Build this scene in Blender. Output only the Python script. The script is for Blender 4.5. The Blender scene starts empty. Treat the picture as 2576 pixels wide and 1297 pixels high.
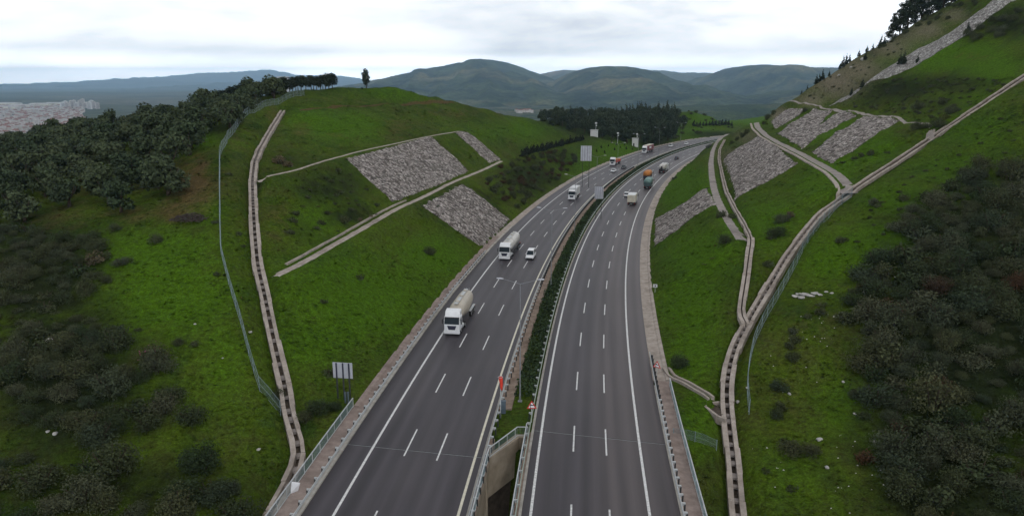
import bpy, math, random
import numpy as np
from mathutils import Vector, Matrix
from mathutils.geometry import delaunay_2d_cdt
from mathutils.bvhtree import BVHTree

random.seed(7); rng = np.random.default_rng(7)
S = bpy.context.scene; COL = S.collection
R = math.radians

# ------------------------------------------------------------------ camera numbers (pixels of a 2575 x 1297 view)
F, CX, CY, HOR, CAMH = 1838., 1287.5, 648.5, 205., 38.
TH = math.atan((CY-HOR)/F); CT, ST = math.cos(TH), math.sin(TH)

def ray(px, py):
    x = (np.asarray(px, float)-CX)/F; y = -(np.asarray(py, float)-CY)/F
    return x, CT+y*ST, -ST+y*CT
def UZ(px, py, z):
    a, b, c = ray(px, py); t = (z-CAMH)/c
    return (float(a*t), float(b*t), float(z))
def UD(px, py, D):
    a, b, c = ray(px, py); t = D/b
    return (float(a*t), float(D), float(CAMH+c*t))
def proj(x, y, z):
    d = y*CT-(z-CAMH)*ST; u = y*ST+(z-CAMH)*CT
    d = np.where(d < .1, .1, d)
    return CX+F*x/d, CY-F*u/d

# ------------------------------------------------------------------ noise
def _h(ix, iy, s):
    n = (ix.astype(np.int64)*374761393+iy.astype(np.int64)*668265263+s*1274126177) & 0x7fffffff
    n = ((n ^ (n >> 13))*1274126177) & 0x7fffffff
    return ((n ^ (n >> 16)) & 0xffff)/65535.
def vnoise(x, y, s=0):
    x = np.asarray(x, float); y = np.asarray(y, float)
    ix = np.floor(x); iy = np.floor(y); fx = x-ix; fy = y-iy
    fx = fx*fx*(3-2*fx); fy = fy*fy*(3-2*fy)
    a = _h(ix, iy, s); b = _h(ix+1, iy, s); c = _h(ix, iy+1, s); d = _h(ix+1, iy+1, s)
    return (a*(1-fx)+b*fx)*(1-fy)+(c*(1-fx)+d*fx)*fy
def fbm(x, y, o=4, s=0):
    t = 0; a = .5; w = 0
    for k in range(o):
        t = t+a*vnoise(x*2**k, y*2**k, s+k*17); w += a; a *= .5
    return t/w

# ------------------------------------------------------------------ object helpers
def thing(name, label, cat, loc=(0, 0, 0), rz=0., group=None):
    o = bpy.data.objects.new(name, None); COL.objects.link(o)
    o.empty_display_size = .2
    o.location = loc; o.rotation_euler = (0, 0, rz); o['label'] = label; o['category'] = cat
    if group: o['group'] = group
    return o
def tag(o, label, cat, group=None, kind=None):
    o['label'] = label; o['category'] = cat
    if group: o['group'] = group
    if kind: o['kind'] = kind
    return o
def link(name, me, parent=None, loc=None, rz=None):
    o = bpy.data.objects.new(name, me); COL.objects.link(o)
    if parent: o.parent = parent
    if loc is not None: o.location = loc
    if rz is not None: o.rotation_euler = (0, 0, rz)
    return o
def struct(o, label=None, cat=None):
    o['kind'] = 'structure'
    if label: o['label'] = label
    if cat: o['category'] = cat
    return o
def dup(root, loc, rz, label=None, group=None, sc=1.):
    r = root.copy(); COL.objects.link(r); r.location = loc; r.rotation_euler = (0, 0, rz); r.scale = (sc, sc, sc)
    if label: r['label'] = label
    if group: r['group'] = group
    for ch in list(root.children):
        c = ch.copy(); COL.objects.link(c); c.parent = r
        for g in ch.children:
            d = g.copy(); COL.objects.link(d); d.parent = c
    return r
def npmesh(name, v, f, mat, smooth=False):
    """v (n,3) array, f (m,k) array of equal-sized faces"""
    me = bpy.data.meshes.new(name); v = np.asarray(v, np.float32); f = np.asarray(f, np.int32)
    n, k = f.shape
    me.vertices.add(len(v)); me.vertices.foreach_set('co', v.ravel())
    me.loops.add(n*k); me.loops.foreach_set('vertex_index', f.ravel())
    me.polygons.add(n); me.polygons.foreach_set('loop_start', np.arange(0, n*k, k, dtype=np.int32))
    me.polygons.foreach_set('loop_total', np.full(n, k, np.int32))
    if smooth: me.polygons.foreach_set('use_smooth', np.ones(n, bool))
    me.update(calc_edges=True); me.validate()
    if mat: me.materials.append(mat)
    return me

class MB:
    def __init__(s): s.v = []; s.f = []; s.m = []
    def add(s, v, f, m=0):
        b = len(s.v); s.v += [tuple(p) for p in v]; s.f += [tuple(i+b for i in q) for q in f]; s.m += [m]*len(f); return s
    def box(s, c, d, m=0, rz=0., rx=0., top=1.):
        x, y, z = d[0]/2, d[1]/2, d[2]/2; M = Matrix.Rotation(rz, 3, 'Z') @ Matrix.Rotation(rx, 3, 'X'); c = Vector(c)
        P = [Vector((a*x*(top if k > 0 else 1), b*y*(top if k > 0 else 1), k*z)) for k in (-1, 1) for b in (-1, 1) for a in (-1, 1)]
        return s.add([c+M @ p for p in P], [(0, 2, 3, 1), (4, 5, 7, 6), (0, 1, 5, 4), (2, 6, 7, 3), (0, 4, 6, 2), (1, 3, 7, 5)], m)
    def tube(s, pts, r, n=6, m=0, cap=True):
        pts = [Vector(p) for p in pts]; rs = r if isinstance(r, (list, tuple)) else [r]*len(pts); V = []; Fs = []
        for i, p in enumerate(pts):
            t = (pts[min(i+1, len(pts)-1)]-pts[max(i-1, 0)]).normalized()
            a = t.orthogonal().normalized() if abs(t.z) > .9 else t.cross(Vector((0, 0, 1))).normalized(); b = t.cross(a)
            V += [p+(a*math.cos(k*2*math.pi/n)+b*math.sin(k*2*math.pi/n))*rs[i] for k in range(n)]
        for i in range(len(pts)-1):
            for k in range(n): Fs.append((i*n+k, i*n+(k+1) % n, (i+1)*n+(k+1) % n, (i+1)*n+k))
        if cap: Fs += [tuple(range(n))[::-1], tuple((len(pts)-1)*n+k for k in range(n))]
        return s.add(V, Fs, m)
    def loft(s, rings, m=0, cap=True):
        n = len(rings[0]); V = [p for r in rings for p in r]; Fs = []
        for i in range(len(rings)-1):
            for k in range(n): Fs.append((i*n+k, i*n+(k+1) % n, (i+1)*n+(k+1) % n, (i+1)*n+k))
        if cap: Fs += [tuple(range(n))[::-1], tuple((len(rings)-1)*n+k for k in range(n))]
        return s.add(V, Fs, m)
    def sweep(s, pts, prof, m=0, closed=True, cap=True):
        """profile [(side, up)] along a polyline of 3D points; side is to the right of travel"""
        rings = []
        for i, p in enumerate(pts):
            a = pts[max(i-1, 0)]; b = pts[min(i+1, len(pts)-1)]
            tx, ty = b[0]-a[0], b[1]-a[1]; l = math.hypot(tx, ty) or 1; tx /= l; ty /= l
            rings.append([(p[0]+ty*o, p[1]-tx*o, p[2]+u) for o, u in prof])
        n = len(prof); V = [p for r in rings for p in r]; Fs = []
        for i in range(len(rings)-1):
            for k in range(n if closed else n-1): Fs.append((i*n+k, i*n+(k+1) % n, (i+1)*n+(k+1) % n, (i+1)*n+k))
        if closed and cap: Fs += [tuple(range(n))[::-1], tuple((len(rings)-1)*n+k for k in range(n))]
        return s.add(V, Fs, m)
    def mesh(s, name, mats, smooth=False):
        me = bpy.data.meshes.new(name); me.from_pydata([tuple(p) for p in s.v], [], s.f)
        for q in (mats if isinstance(mats, (list, tuple)) else [mats]): me.materials.append(q)
        if len(me.polygons) == len(s.m): me.polygons.foreach_set('material_index', s.m)
        if smooth: me.polygons.foreach_set('use_smooth', [True]*len(me.polygons))
        import bmesh
        bm = bmesh.new(); bm.from_mesh(me); bmesh.ops.recalc_face_normals(bm, faces=bm.faces); bm.to_mesh(me); bm.free()
        me.update(); return me
    def obj(s, name, mats, parent=None, smooth=False, loc=None, rz=None):
        return link(name, s.mesh(name, mats, smooth), parent, loc, rz)

# ------------------------------------------------------------------ materials
class N:
    def __init__(s, name):
        s.mat = bpy.data.materials.new(name); s.mat.use_nodes = True; s.t = s.mat.node_tree; s.t.nodes.clear()
        s.out = s.n('ShaderNodeOutputMaterial'); s.b = s.n('ShaderNodeBsdfPrincipled'); s.l(s.b.outputs[0], s.out.inputs[0])
    def n(s, k, **kw):
        q = s.t.nodes.new(k)
        for a, v in kw.items(): setattr(q, a, v)
        return q
    def l(s, a, b): s.t.links.new(a, b)
    def co(s, kind='Object'): return s.n('ShaderNodeTexCoord').outputs[kind]
    def mapv(s, v, scale):
        m = s.n('ShaderNodeMapping'); m.inputs['Scale'].default_value = scale; s.l(v, m.inputs['Vector']); return m.outputs[0]
    def noise(s, v, sc, det=4, rough=.55):
        q = s.n('ShaderNodeTexNoise'); q.inputs['Scale'].default_value = sc; q.inputs['Detail'].default_value = det; q.inputs['Roughness'].default_value = rough
        if v: s.l(v, q.inputs['Vector'])
        return q.outputs[0]
    def mr(s, v, a, b, c=0., d=1.):
        q = s.n('ShaderNodeMapRange'); q.inputs[1].default_value = a; q.inputs[2].default_value = b; q.inputs[3].default_value = c; q.inputs[4].default_value = d
        s.l(v, q.inputs[0]); return q.outputs[0]
    def math(s, op, a, b=None):
        q = s.n('ShaderNodeMath', operation=op)
        for i, x in enumerate((a, b)):
            if x is None: continue
            if isinstance(x, (int, float)): q.inputs[i].default_value = x
            else: s.l(x, q.inputs[i])
        return q.outputs[0]
    def mix(s, f, a, b, mode='MIX'):
        q = s.n('ShaderNodeMix', data_type='RGBA', blend_type=mode)
        for i, x in ((0, f), (6, a), (7, b)):
            if isinstance(x, (int, float)): q.inputs[i].default_value = x
            elif isinstance(x, tuple): q.inputs[i].default_value = x+(1,) if len(x) == 3 else x
            else: s.l(x, q.inputs[i])
        return q.outputs[2]
    def bump(s, h, strength=.4, dist=.1):
        q = s.n('ShaderNodeBump'); q.inputs['Strength'].default_value = strength; q.inputs['Distance'].default_value = dist
        s.l(h, q.inputs['Height']); s.l(q.outputs[0], s.b.inputs['Normal'])
    def base(s, c, rough=.8, spec=.3, metal=0.):
        if isinstance(c, tuple): s.b.inputs['Base Color'].default_value = c+(1,)
        else: s.l(c, s.b.inputs['Base Color'])
        s.b.inputs['Roughness'].default_value = rough; s.b.inputs['Specular IOR Level'].default_value = spec; s.b.inputs['Metallic'].default_value = metal
        return s.mat

def simple(name, c, rough=.6, var=.25, sc=3., spec=.35, metal=0., bump=0.):
    m = N(name); v = m.co()
    k = m.mr(m.noise(v, sc, 5), .3, .7, 1-var, 1+var)
    q = m.n('ShaderNodeVectorMath', operation='SCALE'); q.inputs[0].default_value = c; m.l(k, q.inputs['Scale'])
    if bump: m.bump(m.noise(v, sc*3, 4), bump, .03)
    return m.base(q.outputs[0], rough, spec, metal)

def grass_mat(name, bump=True):
    m = N(name); v = m.co(); at = m.n('ShaderNodeAttribute', attribute_name='zone')
    sep = m.n('ShaderNodeSeparateColor'); m.l(at.outputs['Color'], sep.inputs[0])
    dry, dark, fresh, tan = sep.outputs[0], sep.outputs[1], sep.outputs[2], at.outputs['Alpha']
    n1 = m.noise(v, .045, 5, .6); n2 = m.noise(v, .35, 5, .65); n3 = m.noise(v, 1.6, 4, .7); n4 = m.noise(v, 5., 3, .7)
    c = m.mix(m.mr(n1, .40, .60), (.030, .052, .0075), (.057, .092, .0085))
    n5 = m.noise(m.mapv(v, (1., .45, 1.)), .16, 5, .7)
    c = m.mix(m.math('MULTIPLY', m.mr(n5, .50, .68), .8), c, (.056, .060, .016))
    c = m.mix(m.math('MULTIPLY', m.mr(n5, .48, .34), .6), c, (.022, .046, .012))
    c = m.mix(m.math('MULTIPLY', m.mr(n2, .48, .68), .75), c, (.068, .058, .022))
    c = m.mix(m.math('MULTIPLY', m.mr(m.math('ADD', fresh, m.math('ADD', m.math('MULTIPLY', n2, 1.3), m.math('MULTIPLY', n3, .7))), 1.0, 1.6), .88), c, (.052, .112, .006))
    c = m.mix(m.mr(m.math('ADD', dark, m.math('ADD', m.math('MULTIPLY', n2, 1.1), m.math('MULTIPLY', n3, .5))), 1.1, 1.65, 0, .88), c, (.0125, .017, .0085))
    c = m.mix(m.mr(m.math('ADD', dry, m.math('ADD', m.math('MULTIPLY', n2, 1.2), m.math('MULTIPLY', n3, .6))), 1.25, 1.85, 0, .85), c, (.088, .058, .027))
    c = m.mix(m.mr(m.math('ADD', tan, m.math('MULTIPLY', n3, .8)), .6, 1.2), c, (.15, .13, .09))
    k = m.math('MULTIPLY', m.mr(n3, .3, .7, .58, 1.42), m.mr(n4, .3, .7, .62, 1.38))
    q = m.n('ShaderNodeVectorMath', operation='SCALE'); m.l(c, q.inputs[0]); m.l(k, q.inputs['Scale'])
    if bump: m.bump(m.math('ADD', n3, m.math('MULTIPLY', n4, .5)), .9, .3)
    else:
        ge = m.n('ShaderNodeNewGeometry'); va = m.n('ShaderNodeVectorMath', operation='SCALE'); va.inputs['Scale'].default_value = .35; m.l(ge.outputs['Normal'], va.inputs[0])
        vb = m.n('ShaderNodeVectorMath', operation='ADD'); vb.inputs[1].default_value = (0, 0, .9); m.l(va.outputs[0], vb.inputs[0]); m.l(vb.outputs[0], m.b.inputs['Normal'])
    return m.base(q.outputs[0], .95, .02)

def leaf_mat(name, a, b, rough=.75, sc=.55):
    m = N(name); v = m.co(); oi = m.n('ShaderNodeObjectInfo')
    c = m.mix(oi.outputs['Random'], a, b)
    k = m.math('MULTIPLY', m.mr(m.noise(v, sc, 3), .3, .7, .6, 1.45), m.mr(m.noise(v, 5., 2), .3, .7, .7, 1.3))
    q = m.n('ShaderNodeVectorMath', operation='SCALE'); m.l(c, q.inputs[0]); m.l(k, q.inputs['Scale'])
    return m.base(q.outputs[0], rough, .18)

def asphalt_mat():
    m = N('asphalt'); uv = m.co('UV'); v = m.co()
    st = m.noise(m.mapv(uv, (.55, .012, 1)), 1., 5, .6); big = m.noise(v, .03, 3); fine = m.noise(v, 9., 3, .8)
    blot = m.noise(m.mapv(uv, (.25, .05, 1)), 1., 3)
    c = m.mix(m.mr(st, .35, .68), (.030, .0255, .0315), (.056, .0485, .058))
    c = m.mix(m.mr(blot, .45, .75, 0, .5), c, (.066, .057, .062))
    sx = m.n('ShaderNodeSeparateXYZ'); m.l(uv, sx.inputs[0])
    br = m.math('MULTIPLY', m.mr(sx.outputs[0], 4.5, 7.5), m.mr(st, .3, .6, .35, .9))
    c = m.mix(br, c, (.082, .068, .070))
    tr = m.mr(m.math('SINE', m.math('MULTIPLY', sx.outputs[0], 3.49)), -1., 1., .80, 1.12)
    c = m.mix(1., c, m.n('ShaderNodeCombineColor').outputs[0]) if False else c
    k = m.math('MULTIPLY', m.math('MULTIPLY', tr, m.mr(fine, .3, .7, .85, 1.15)), m.mr(big, .3, .7, .88, 1.12))
    q = m.n('ShaderNodeVectorMath', operation='SCALE'); m.l(c, q.inputs[0]); m.l(k, q.inputs['Scale'])
    m.bump(fine, .12, .01)
    return m.base(q.outputs[0], .55, .4)

def concrete_mat(name, a, b, sc=.8, joint=0.):
    m = N(name); v = m.co()
    c = m.mix(m.mr(m.noise(v, sc, 6, .7), .35, .66), a, b)
    c = m.mix(m.mr(m.noise(v, sc*.3, 4), .52, .75, 0, .6), c, tuple(x*.45 for x in a))
    m.bump(m.noise(v, sc*6, 5, .7), .5, .06)
    return m.base(c, .9, .15)

def riprap_mat(name, lo, hi, sc):
    m = N(name); v = m.co()
    dis = m.n('ShaderNodeVectorMath', operation='ADD')
    nz = m.n('ShaderNodeTexNoise'); nz.inputs['Scale'].default_value = 1.7; m.l(v, nz.inputs['Vector'])
    s2 = m.n('ShaderNodeVectorMath', operation='SCALE'); s2.inputs['Scale'].default_value = .35; m.l(nz.outputs['Color'], s2.inputs[0])
    m.l(v, dis.inputs[0]); m.l(s2.outputs[0], dis.inputs[1])
    vo = m.n('ShaderNodeTexVoronoi'); vo.inputs['Scale'].default_value = sc; m.l(dis.outputs[0], vo.inputs['Vector'])
    ve = m.n('ShaderNodeTexVoronoi', feature='DISTANCE_TO_EDGE'); ve.inputs['Scale'].default_value = sc; m.l(dis.outputs[0], ve.inputs['Vector'])
    sp = m.n('ShaderNodeSeparateColor'); m.l(vo.outputs['Color'], sp.inputs[0])
    c = m.mix(m.mr(sp.outputs[0], .15, .95), lo, hi)
    c = m.mix(m.math('MULTIPLY', sp.outputs[1], .35), c, (.23, .18, .16))
    c = m.mix(m.mr(ve.outputs['Distance'], .02, .09, .85, 0), c, (.045, .042, .034))
    c = m.mix(m.mr(m.noise(v, .12, 4), .55, .8, 0, .45), c, (.06, .055, .045))
    m.bump(m.math('MINIMUM', ve.outputs['Distance'], .25), 1., .5)
    return m.base(c, .92, .15)

M = {}
M['ground'] = grass_mat('hillside_grass'); M['cover'] = grass_mat('herb_blades', False)
M['asphalt'] = asphalt_mat()
M['paint'] = simple('road_paint', (.60, .60, .60), .65, .34, 5.)
M['paint_old'] = simple('yellowed_paint', (.60, .57, .47), .6, .16, 2.)
M['conc'] = concrete_mat('pale_concrete', (.26, .22, .19), (.42, .37, .33))
M['conc_pink'] = concrete_mat('pink_paving', (.20, .155, .135), (.32, .26, .235))
M['conc_grey'] = concrete_mat('grey_path', (.21, .185, .175), (.33, .295, .275), .5)
M['conc_wall'] = concrete_mat('stained_concrete', (.26, .215, .16), (.40, .34, .27), .5)
M['kerb'] = concrete_mat('cast_kerb', (.30, .28, .25), (.42, .40, .37), 1.2)
M['wetfloor_and_shade'] = concrete_mat('channel_floor', (.040, .032, .025), (.10, .078, .06), 1.)
M['soil'] = concrete_mat('median_soil', (.16, .115, .09), (.30, .235, .19), .7)
M['riprap'] = riprap_mat('stone_pitching', (.075, .066, .062), (.50, .46, .435), 1.45)
M['riprap_pale'] = riprap_mat('pale_stone_pitching', (.20, .195, .19), (.46, .455, .44), 1.35)
M['galv'] = simple('galvanised_steel', (.46, .48, .49), .5, .15, 2., .5, .1)
M['galv_green'] = simple('greenish_rail', (.34, .40, .35), .5, .15, 2., .4, .2)
M['postdark'] = simple('dark_post', (.03, .033, .035), .6, .2)
M['wire'] = simple('fence_steel', (.19, .25, .27), .5, .15)
M['signback'] = simple('sign_back_metal', (.46, .47, .52), .45, .12, 1., .5, .3)
M['signrib'] = simple('sign_rib_dark', (.03, .032, .055), .55, .15)
M['white'] = simple('white_vehicle_paint', (.72, .73, .75), .3, .06, 1.5, .5)
M['offwhite'] = simple('offwhite_paint', (.60, .61, .62), .45, .15, 1.2)
M['beige'] = simple('beige_tank_paint', (.43, .385, .32), .42, .14, .7)
M['tankgrey'] = simple('pale_tank_paint', (.56, .545, .52), .4, .12, .7)
M['black'] = simple('black_rubber', (.016, .016, .017), .75, .2)
M['chassis'] = simple('dark_chassis', (.03, .03, .034), .6, .3)
M['glass'] = simple('dark_glass', (.012, .020, .026), .3, .1, 1., .18)
M['rim'] = simple('wheel_rim', (.33, .33, .34), .4, .2, 4., .5, .5)
M['lens'] = simple('lamp_lens', (.75, .76, .78), .15, .1, 1., .7)
M['redlens'] = simple('red_lens', (.35, .02, .02), .3, .1)
M['red'] = simple('red_paint', (.48, .03, .022), .5, .15)
M['maroon'] = simple('maroon_tarpaulin', (.20, .055, .065), .7, .2)
M['orange'] = simple('orange_tarpaulin', (.50, .19, .045), .7, .22, 1.)
M['teal'] = simple('teal_tarpaulin', (.16, .26, .245), .6, .2, 1.)
M['tealdark'] = simple('dark_teal_panel', (.05, .08, .085), .6, .2, 1.)
M['cream'] = simple('cream_panel', (.56, .52, .43), .6, .16, 1.)
M['carblack'] = simple('black_car_paint', (.022, .023, .03), .25, .1, 1., .6)
M['windsock'] = simple('windsock_cloth', (.60, .045, .025), .75, .12)
M['blue'] = simple('blue_grey_box', (.085, .115, .145), .55, .15)
M['trunk'] = simple('bark', (.055, .042, .032), .95, .35, 6., .1, 0, .5)
M['branch'] = simple('dead_branches', (.055, .042, .038), .95, .3)
M['rock'] = simple('limestone', (.38, .37, .35), .9, .3, .8, .15, 0, .6)
M['hut'] = simple('white_hut_wall', (.60, .60, .60), .7, .1)
M['roofw'] = simple('pale_roof', (.40, .40, .41), .6, .15)
M['roofr'] = simple('red_tiles', (.22, .105, .08), .8, .3, .2)
M['wallc'] = simple('town_render', (.50, .47, .45), .8, .25, .1)
M['shed'] = simple('pale_shed', (.62, .60, .52), .7, .12, .05)
M['sheet'] = simple('white_sheet', (.80, .81, .84), .5, .05)
M['tower'] = simple('cooling_tower_concrete', (.45, .40, .38), .8, .1, .02)
M['wood'] = leaf_mat('wood_foliage', (.022, .036, .020), (.044, .060, .031))
M['olive'] = leaf_mat('olive_leaves', (.029, .046, .021), (.054, .070, .032))
M['pine'] = leaf_mat('pine_needles', (.014, .024, .015), (.026, .037, .021))
M['fir'] = leaf_mat('young_fir_needles', (.011, .017, .011), (.018, .025, .015))
M['shrub'] = leaf_mat('dark_shrub_leaves', (.022, .038, .014), (.058, .064, .028))
M['shrubg'] = leaf_mat('greygreen_shrub_leaves', (.031, .048, .025), (.064, .070, .038))
M['rust'] = leaf_mat('rust_leaves', (.062, .032, .015), (.044, .029, .016))
M['tanleaf'] = leaf_mat('tan_leaves', (.115, .088, .046), (.075, .063, .036))
M['yellow'] = leaf_mat('yellow_leaves', (.070, .074, .013), (.050, .064, .011))
M['pink'] = leaf_mat('pink_blossom', (.20, .04, .11), (.24, .06, .14))
M['hedge'] = leaf_mat('hedge_leaves', (.020, .038, .013), (.030, .050, .018), .75, .3)

# ------------------------------------------------------------------ the road line (left edge line of the right carriageway)
RX = [(-80, -8.3), (-40, -5.4), (0, -2.75), (20, -1.5), (40, 0.), (60, 1.77), (80, 3.8), (100, 6.12), (120, 8.76), (140, 11.75), (160, 15.12), (180, 18.87), (200, 23.04), (220, 27.63), (240, 32.65), (260, 38.13),
      (280, 44.07), (300, 50.49), (320, 57.4), (340, 64.81), (360, 72.76), (380, 81.26), (400, 90.34), (420, 100.03), (440, 110.6), (455, 119.4)]
def build_line():
    ys = np.array([p[0] for p in RX], float); xs = np.array([p[1] for p in RX])
    yy = np.arange(-80, 455, 1.); c1 = np.polyfit(ys[4:], xs[4:], 5)
    xx = np.where(yy < 40, np.interp(yy, ys, xs), np.polyval(c1, yy))
    P = list(zip(xx, yy)); h = math.atan2(P[-1][0]-P[-2][0], P[-1][1]-P[-2][1]); k = .0021
    x, y = P[-1]
    for i in range(190):
        k = min(k+.00006, .0048); h += k*1.; x += math.sin(h); y += math.cos(h); P.append((x, y))
    P = np.array(P)
    for _ in range(6): P[1:-1] = (P[:-2]+2*P[1:-1]+P[2:])/4
    s = np.r_[0, np.cumsum(np.hypot(*np.diff(P, axis=0).T))]
    n = int(s[-1]); si = np.arange(n+1.)
    Q = np.c_[np.interp(si, s, P[:, 0]), np.interp(si, s, P[:, 1])]
    T = np.gradient(Q, axis=0); T /= np.linalg.norm(T, axis=1)[:, None]
    return Q, T
RQ, RT = build_line(); NS = len(RQ)
def s_of_y(y): return float(np.interp(y, RQ[:560, 1], np.arange(560)))
def rp(s, off, z=0.):
    s = min(max(s, 0), NS-1.001); i = int(s); f = s-i
    q = RQ[i]*(1-f)+RQ[i+1]*f; t = RT[i]*(1-f)+RT[i+1]*f
    return (q[0]+t[1]*off, q[1]-t[0]*off, z)
def rdir(s): return RT[int(min(max(s, 0), NS-1))]
def med(s):
    y = RQ[int(min(s, NS-1))][1]
    return float(np.interp(y, [100, 300], [6.5, 7.2]))
LWL, LWR = 11.2, 10.7
def rline(s0, s1, off, z=0., step=2.):
    n = max(2, int((s1-s0)/step)+1); return [rp(s, off(s) if callable(off) else off, z) for s in np.linspace(s0, s1, n)]
oL2 = lambda s: -med(s); oL1 = lambda s: -med(s)-LWL; oR2 = lambda s: LWR
S58, S70, S74, S78 = s_of_y(58), s_of_y(70), s_of_y(74), s_of_y(78.6)
SEND = NS-2
def road_off(x, y):
    """signed offset from the road line and s, vectorised"""
    x = np.asarray(x, float).ravel(); y = np.asarray(y, float).ravel()
    Qs = RQ[::4]; best = np.full(len(x), 1e18); bi = np.zeros(len(x), int)
    for i, q in enumerate(Qs):
        d = (x-q[0])**2+(y-q[1])**2; m = d < best; best[m] = d[m]; bi[m] = i
    bi = np.minimum(bi*4, NS-1); q = RQ[bi]; t = RT[bi]
    dx, dy = x-q[:, 0], y-q[:, 1]
    return dx*t[:, 1]-dy*t[:, 0], bi+dx*t[:, 0]+dy*t[:, 1], np.sqrt(best)

# ------------------------------------------------------------------ terrain control lines (pixel + height or pixel + distance)
def Z(l, z): return [UZ(x, y, z) for x, y in l]
def ZL(l): return [UZ(*p) for p in l]
def DL(l): return [UD(*p) for p in l]
def resample(pts, step):
    P = np.array(pts, float); d = np.r_[0, np.cumsum(np.linalg.norm(np.diff(P[:, :2], axis=0), axis=1))]
    n = max(2, int(d[-1]/step)+1); t = np.linspace(0, d[-1], n)
    return [tuple(np.interp(t_, d, P[:, k]) for k in range(3)) for t_ in t]
def smooth_line(pts, it=3):
    P = np.array(pts, float)
    for _ in range(it): P[1:-1] = (P[:-2]+2*P[1:-1]+P[2:])/4
    return [tuple(p) for p in P]
def offset(pts, o):
    out = []
    for i, p in enumerate(pts):
        a = pts[max(i-1, 0)]; b = pts[min(i+1, len(pts)-1)]; l = math.hypot(b[0]-a[0], b[1]-a[1]) or 1
        out.append((p[0]+(b[1]-a[1])/l*o, p[1]-(b[0]-a[0])/l*o, p[2]))
    return out

chanR = smooth_line(resample(ZL([(1862, 1340, -4.4), (1855, 1297, -3.9), (1848, 1200, -2.7), (1840, 1120, -1.6), (1830, 1040, -.3), (1826, 980, .7), (1834, 920, 2), (1852, 862, 3.2), (1880, 812, 4.3), (1907, 765, 5.6), (1937, 715, 7.1),
      (1975, 650, 9.2), (2020, 590, 11.7), (2065, 535, 14.1), (2105, 508, 15.6), (2140, 480, 17.5), (2200, 440, 20.), (2270, 395, 22.8), (2345, 345, 26.)])+DL([(2420, 295, 166), (2500, 242, 172), (2575, 192, 178), (2660, 140, 184)]), 2.), 1)
berm1R = smooth_line(resample(Z([(1866, 602), (1832, 552), (1806, 503), (1796, 470), (1791, 440), (1789, 410), (1793, 382), (1802, 360), (1817, 344), (1834, 335)], 10.), 3.), 2)
ch1R = smooth_line(resample(ZL([(1876, 815, 4.4), (1863, 795, 4.9), (1866, 760, 5.8), (1875, 705, 7.3), (1882, 650, 8.9), (1889, 602, 10)])+Z([(1870, 562), (1848, 525), (1826, 480), (1816, 440), (1808, 400), (1810, 375), (1822, 352)], 10.1), 2.), 1)
berm2R = smooth_line(resample(ZL([(2136, 479, 17.8), (2122, 458, 18.3), (2095, 433, 18.8), (2050, 408, 19.3), (2008, 385, 19.6), (1955, 360, 20), (1925, 342, 20), (1903, 322, 20), (1898, 308, 20)]), 3.), 2)
berm3R = smooth_line(resample(DL([(2338, 352, 162), (2345, 313, 166), (2312, 309, 178), (2261, 303, 196), (2162, 286, 238), (2080, 270, 268), (2024, 262, 295), (1976, 258, 318)]), 3.), 1)
chanL = smooth_line(resample(ZL([(676, 1300, -4.)] + [(682, 1287, -3.8), (734, 1201, -2.3), (757, 1144, -1.35), (745, 1098, -.7), (722, 1029, .7), (721, 989, 1.4), (705, 926, 3.), (685, 840, 5.4), (668, 754, 8.2), (658, 712, 9.6), (648, 668, 11), (641, 593, 13.7), (636, 509, 16.9), (634.5, 455, 19.2), (640, 407, 21.2)])+DL([(655, 372, 172), (672, 342, 188), (693, 307, 210), (711, 279, 231)]), 2.), 1)
berm1L = smooth_line(resample(Z([(668, 708), (700, 692), (760, 664), (814, 632), (916, 574), (996, 527), (1069, 494), (1141, 458), (1214, 428.5), (1262, 406)], 10.), 3.), 2)
berm1Lx = smooth_line(resample(Z([(1262, 406), (1310, 391)], 10.)+DL([(1390, 370, 325), (1465, 351, 378)]), 5.), 1)
berm2L = smooth_line(resample(Z([(645, 449), (741, 430), (814, 405), (905, 381), (978, 365), (1069, 345), (1160, 329.6)], 20.), 3.), 2)
berm3L = smooth_line(resample(DL([(760, 276, 230), (850, 268.5, 250), (960, 263, 277), (1069, 258, 305), (1134, 256, 322)]), 4.), 1)
crestL = resample(DL([(790, 232, 262), (843, 223, 275), (905, 212, 292), (960, 209.6, 302), (1014, 217.6, 306), (1069, 234, 312), (1141, 254, 326), (1214, 268.5, 337), (1269, 286.6, 347), (1341, 303, 365), (1396, 315.7, 375), (1450, 334, 385), (1469, 341, 390), (1530, 353, 403)]), 5.)
fenceL = resample(DL([(765, 237, 256), (665, 266, 225), (618, 291, 200), (579, 338, 172), (553, 397, 150), (553, 455, 134), (554, 560, 116.5), (556, 639, 106.5), (579, 725, 97), (608, 823, 90), (631, 909, 84), (656, 995, 79.7), (704, 1015, 78.8)]), 3.)

CP = []
def cp(pts, step=4.): CP.extend(resample(pts, step) if len(pts) > 1 else pts)
for o_, a in ((oL1, -4.9), (oR2, 4.9)):
    for s in np.arange(S74+3, SEND, 4): CP.append(rp(s, o_(s)+a, .02))
for s in np.arange(S74+3, SEND, 8):
    CP.append(rp(s, oL1(s)+4, -.3)); CP.append(rp(s, -3, -.1)); CP.append(rp(s, 6, -.3))
for l, a, b in ((berm1R, -2.0, 2.3), (berm2R, -2.2, 2.2), (berm3R, -.9, .9), (berm1L, -1.6, 1.6), (berm1Lx, -1.5, 1.5), (berm2L, -1.5, 1.5), (berm3L, -1.7, 1.7)):
    CP.extend(offset(l, a)); CP.extend(offset(l, b))
CP.extend(ch1R); CP.extend(chanR); CP.extend(chanL); CP.extend(crestL); CP.extend(fenceL[::2])
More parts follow.
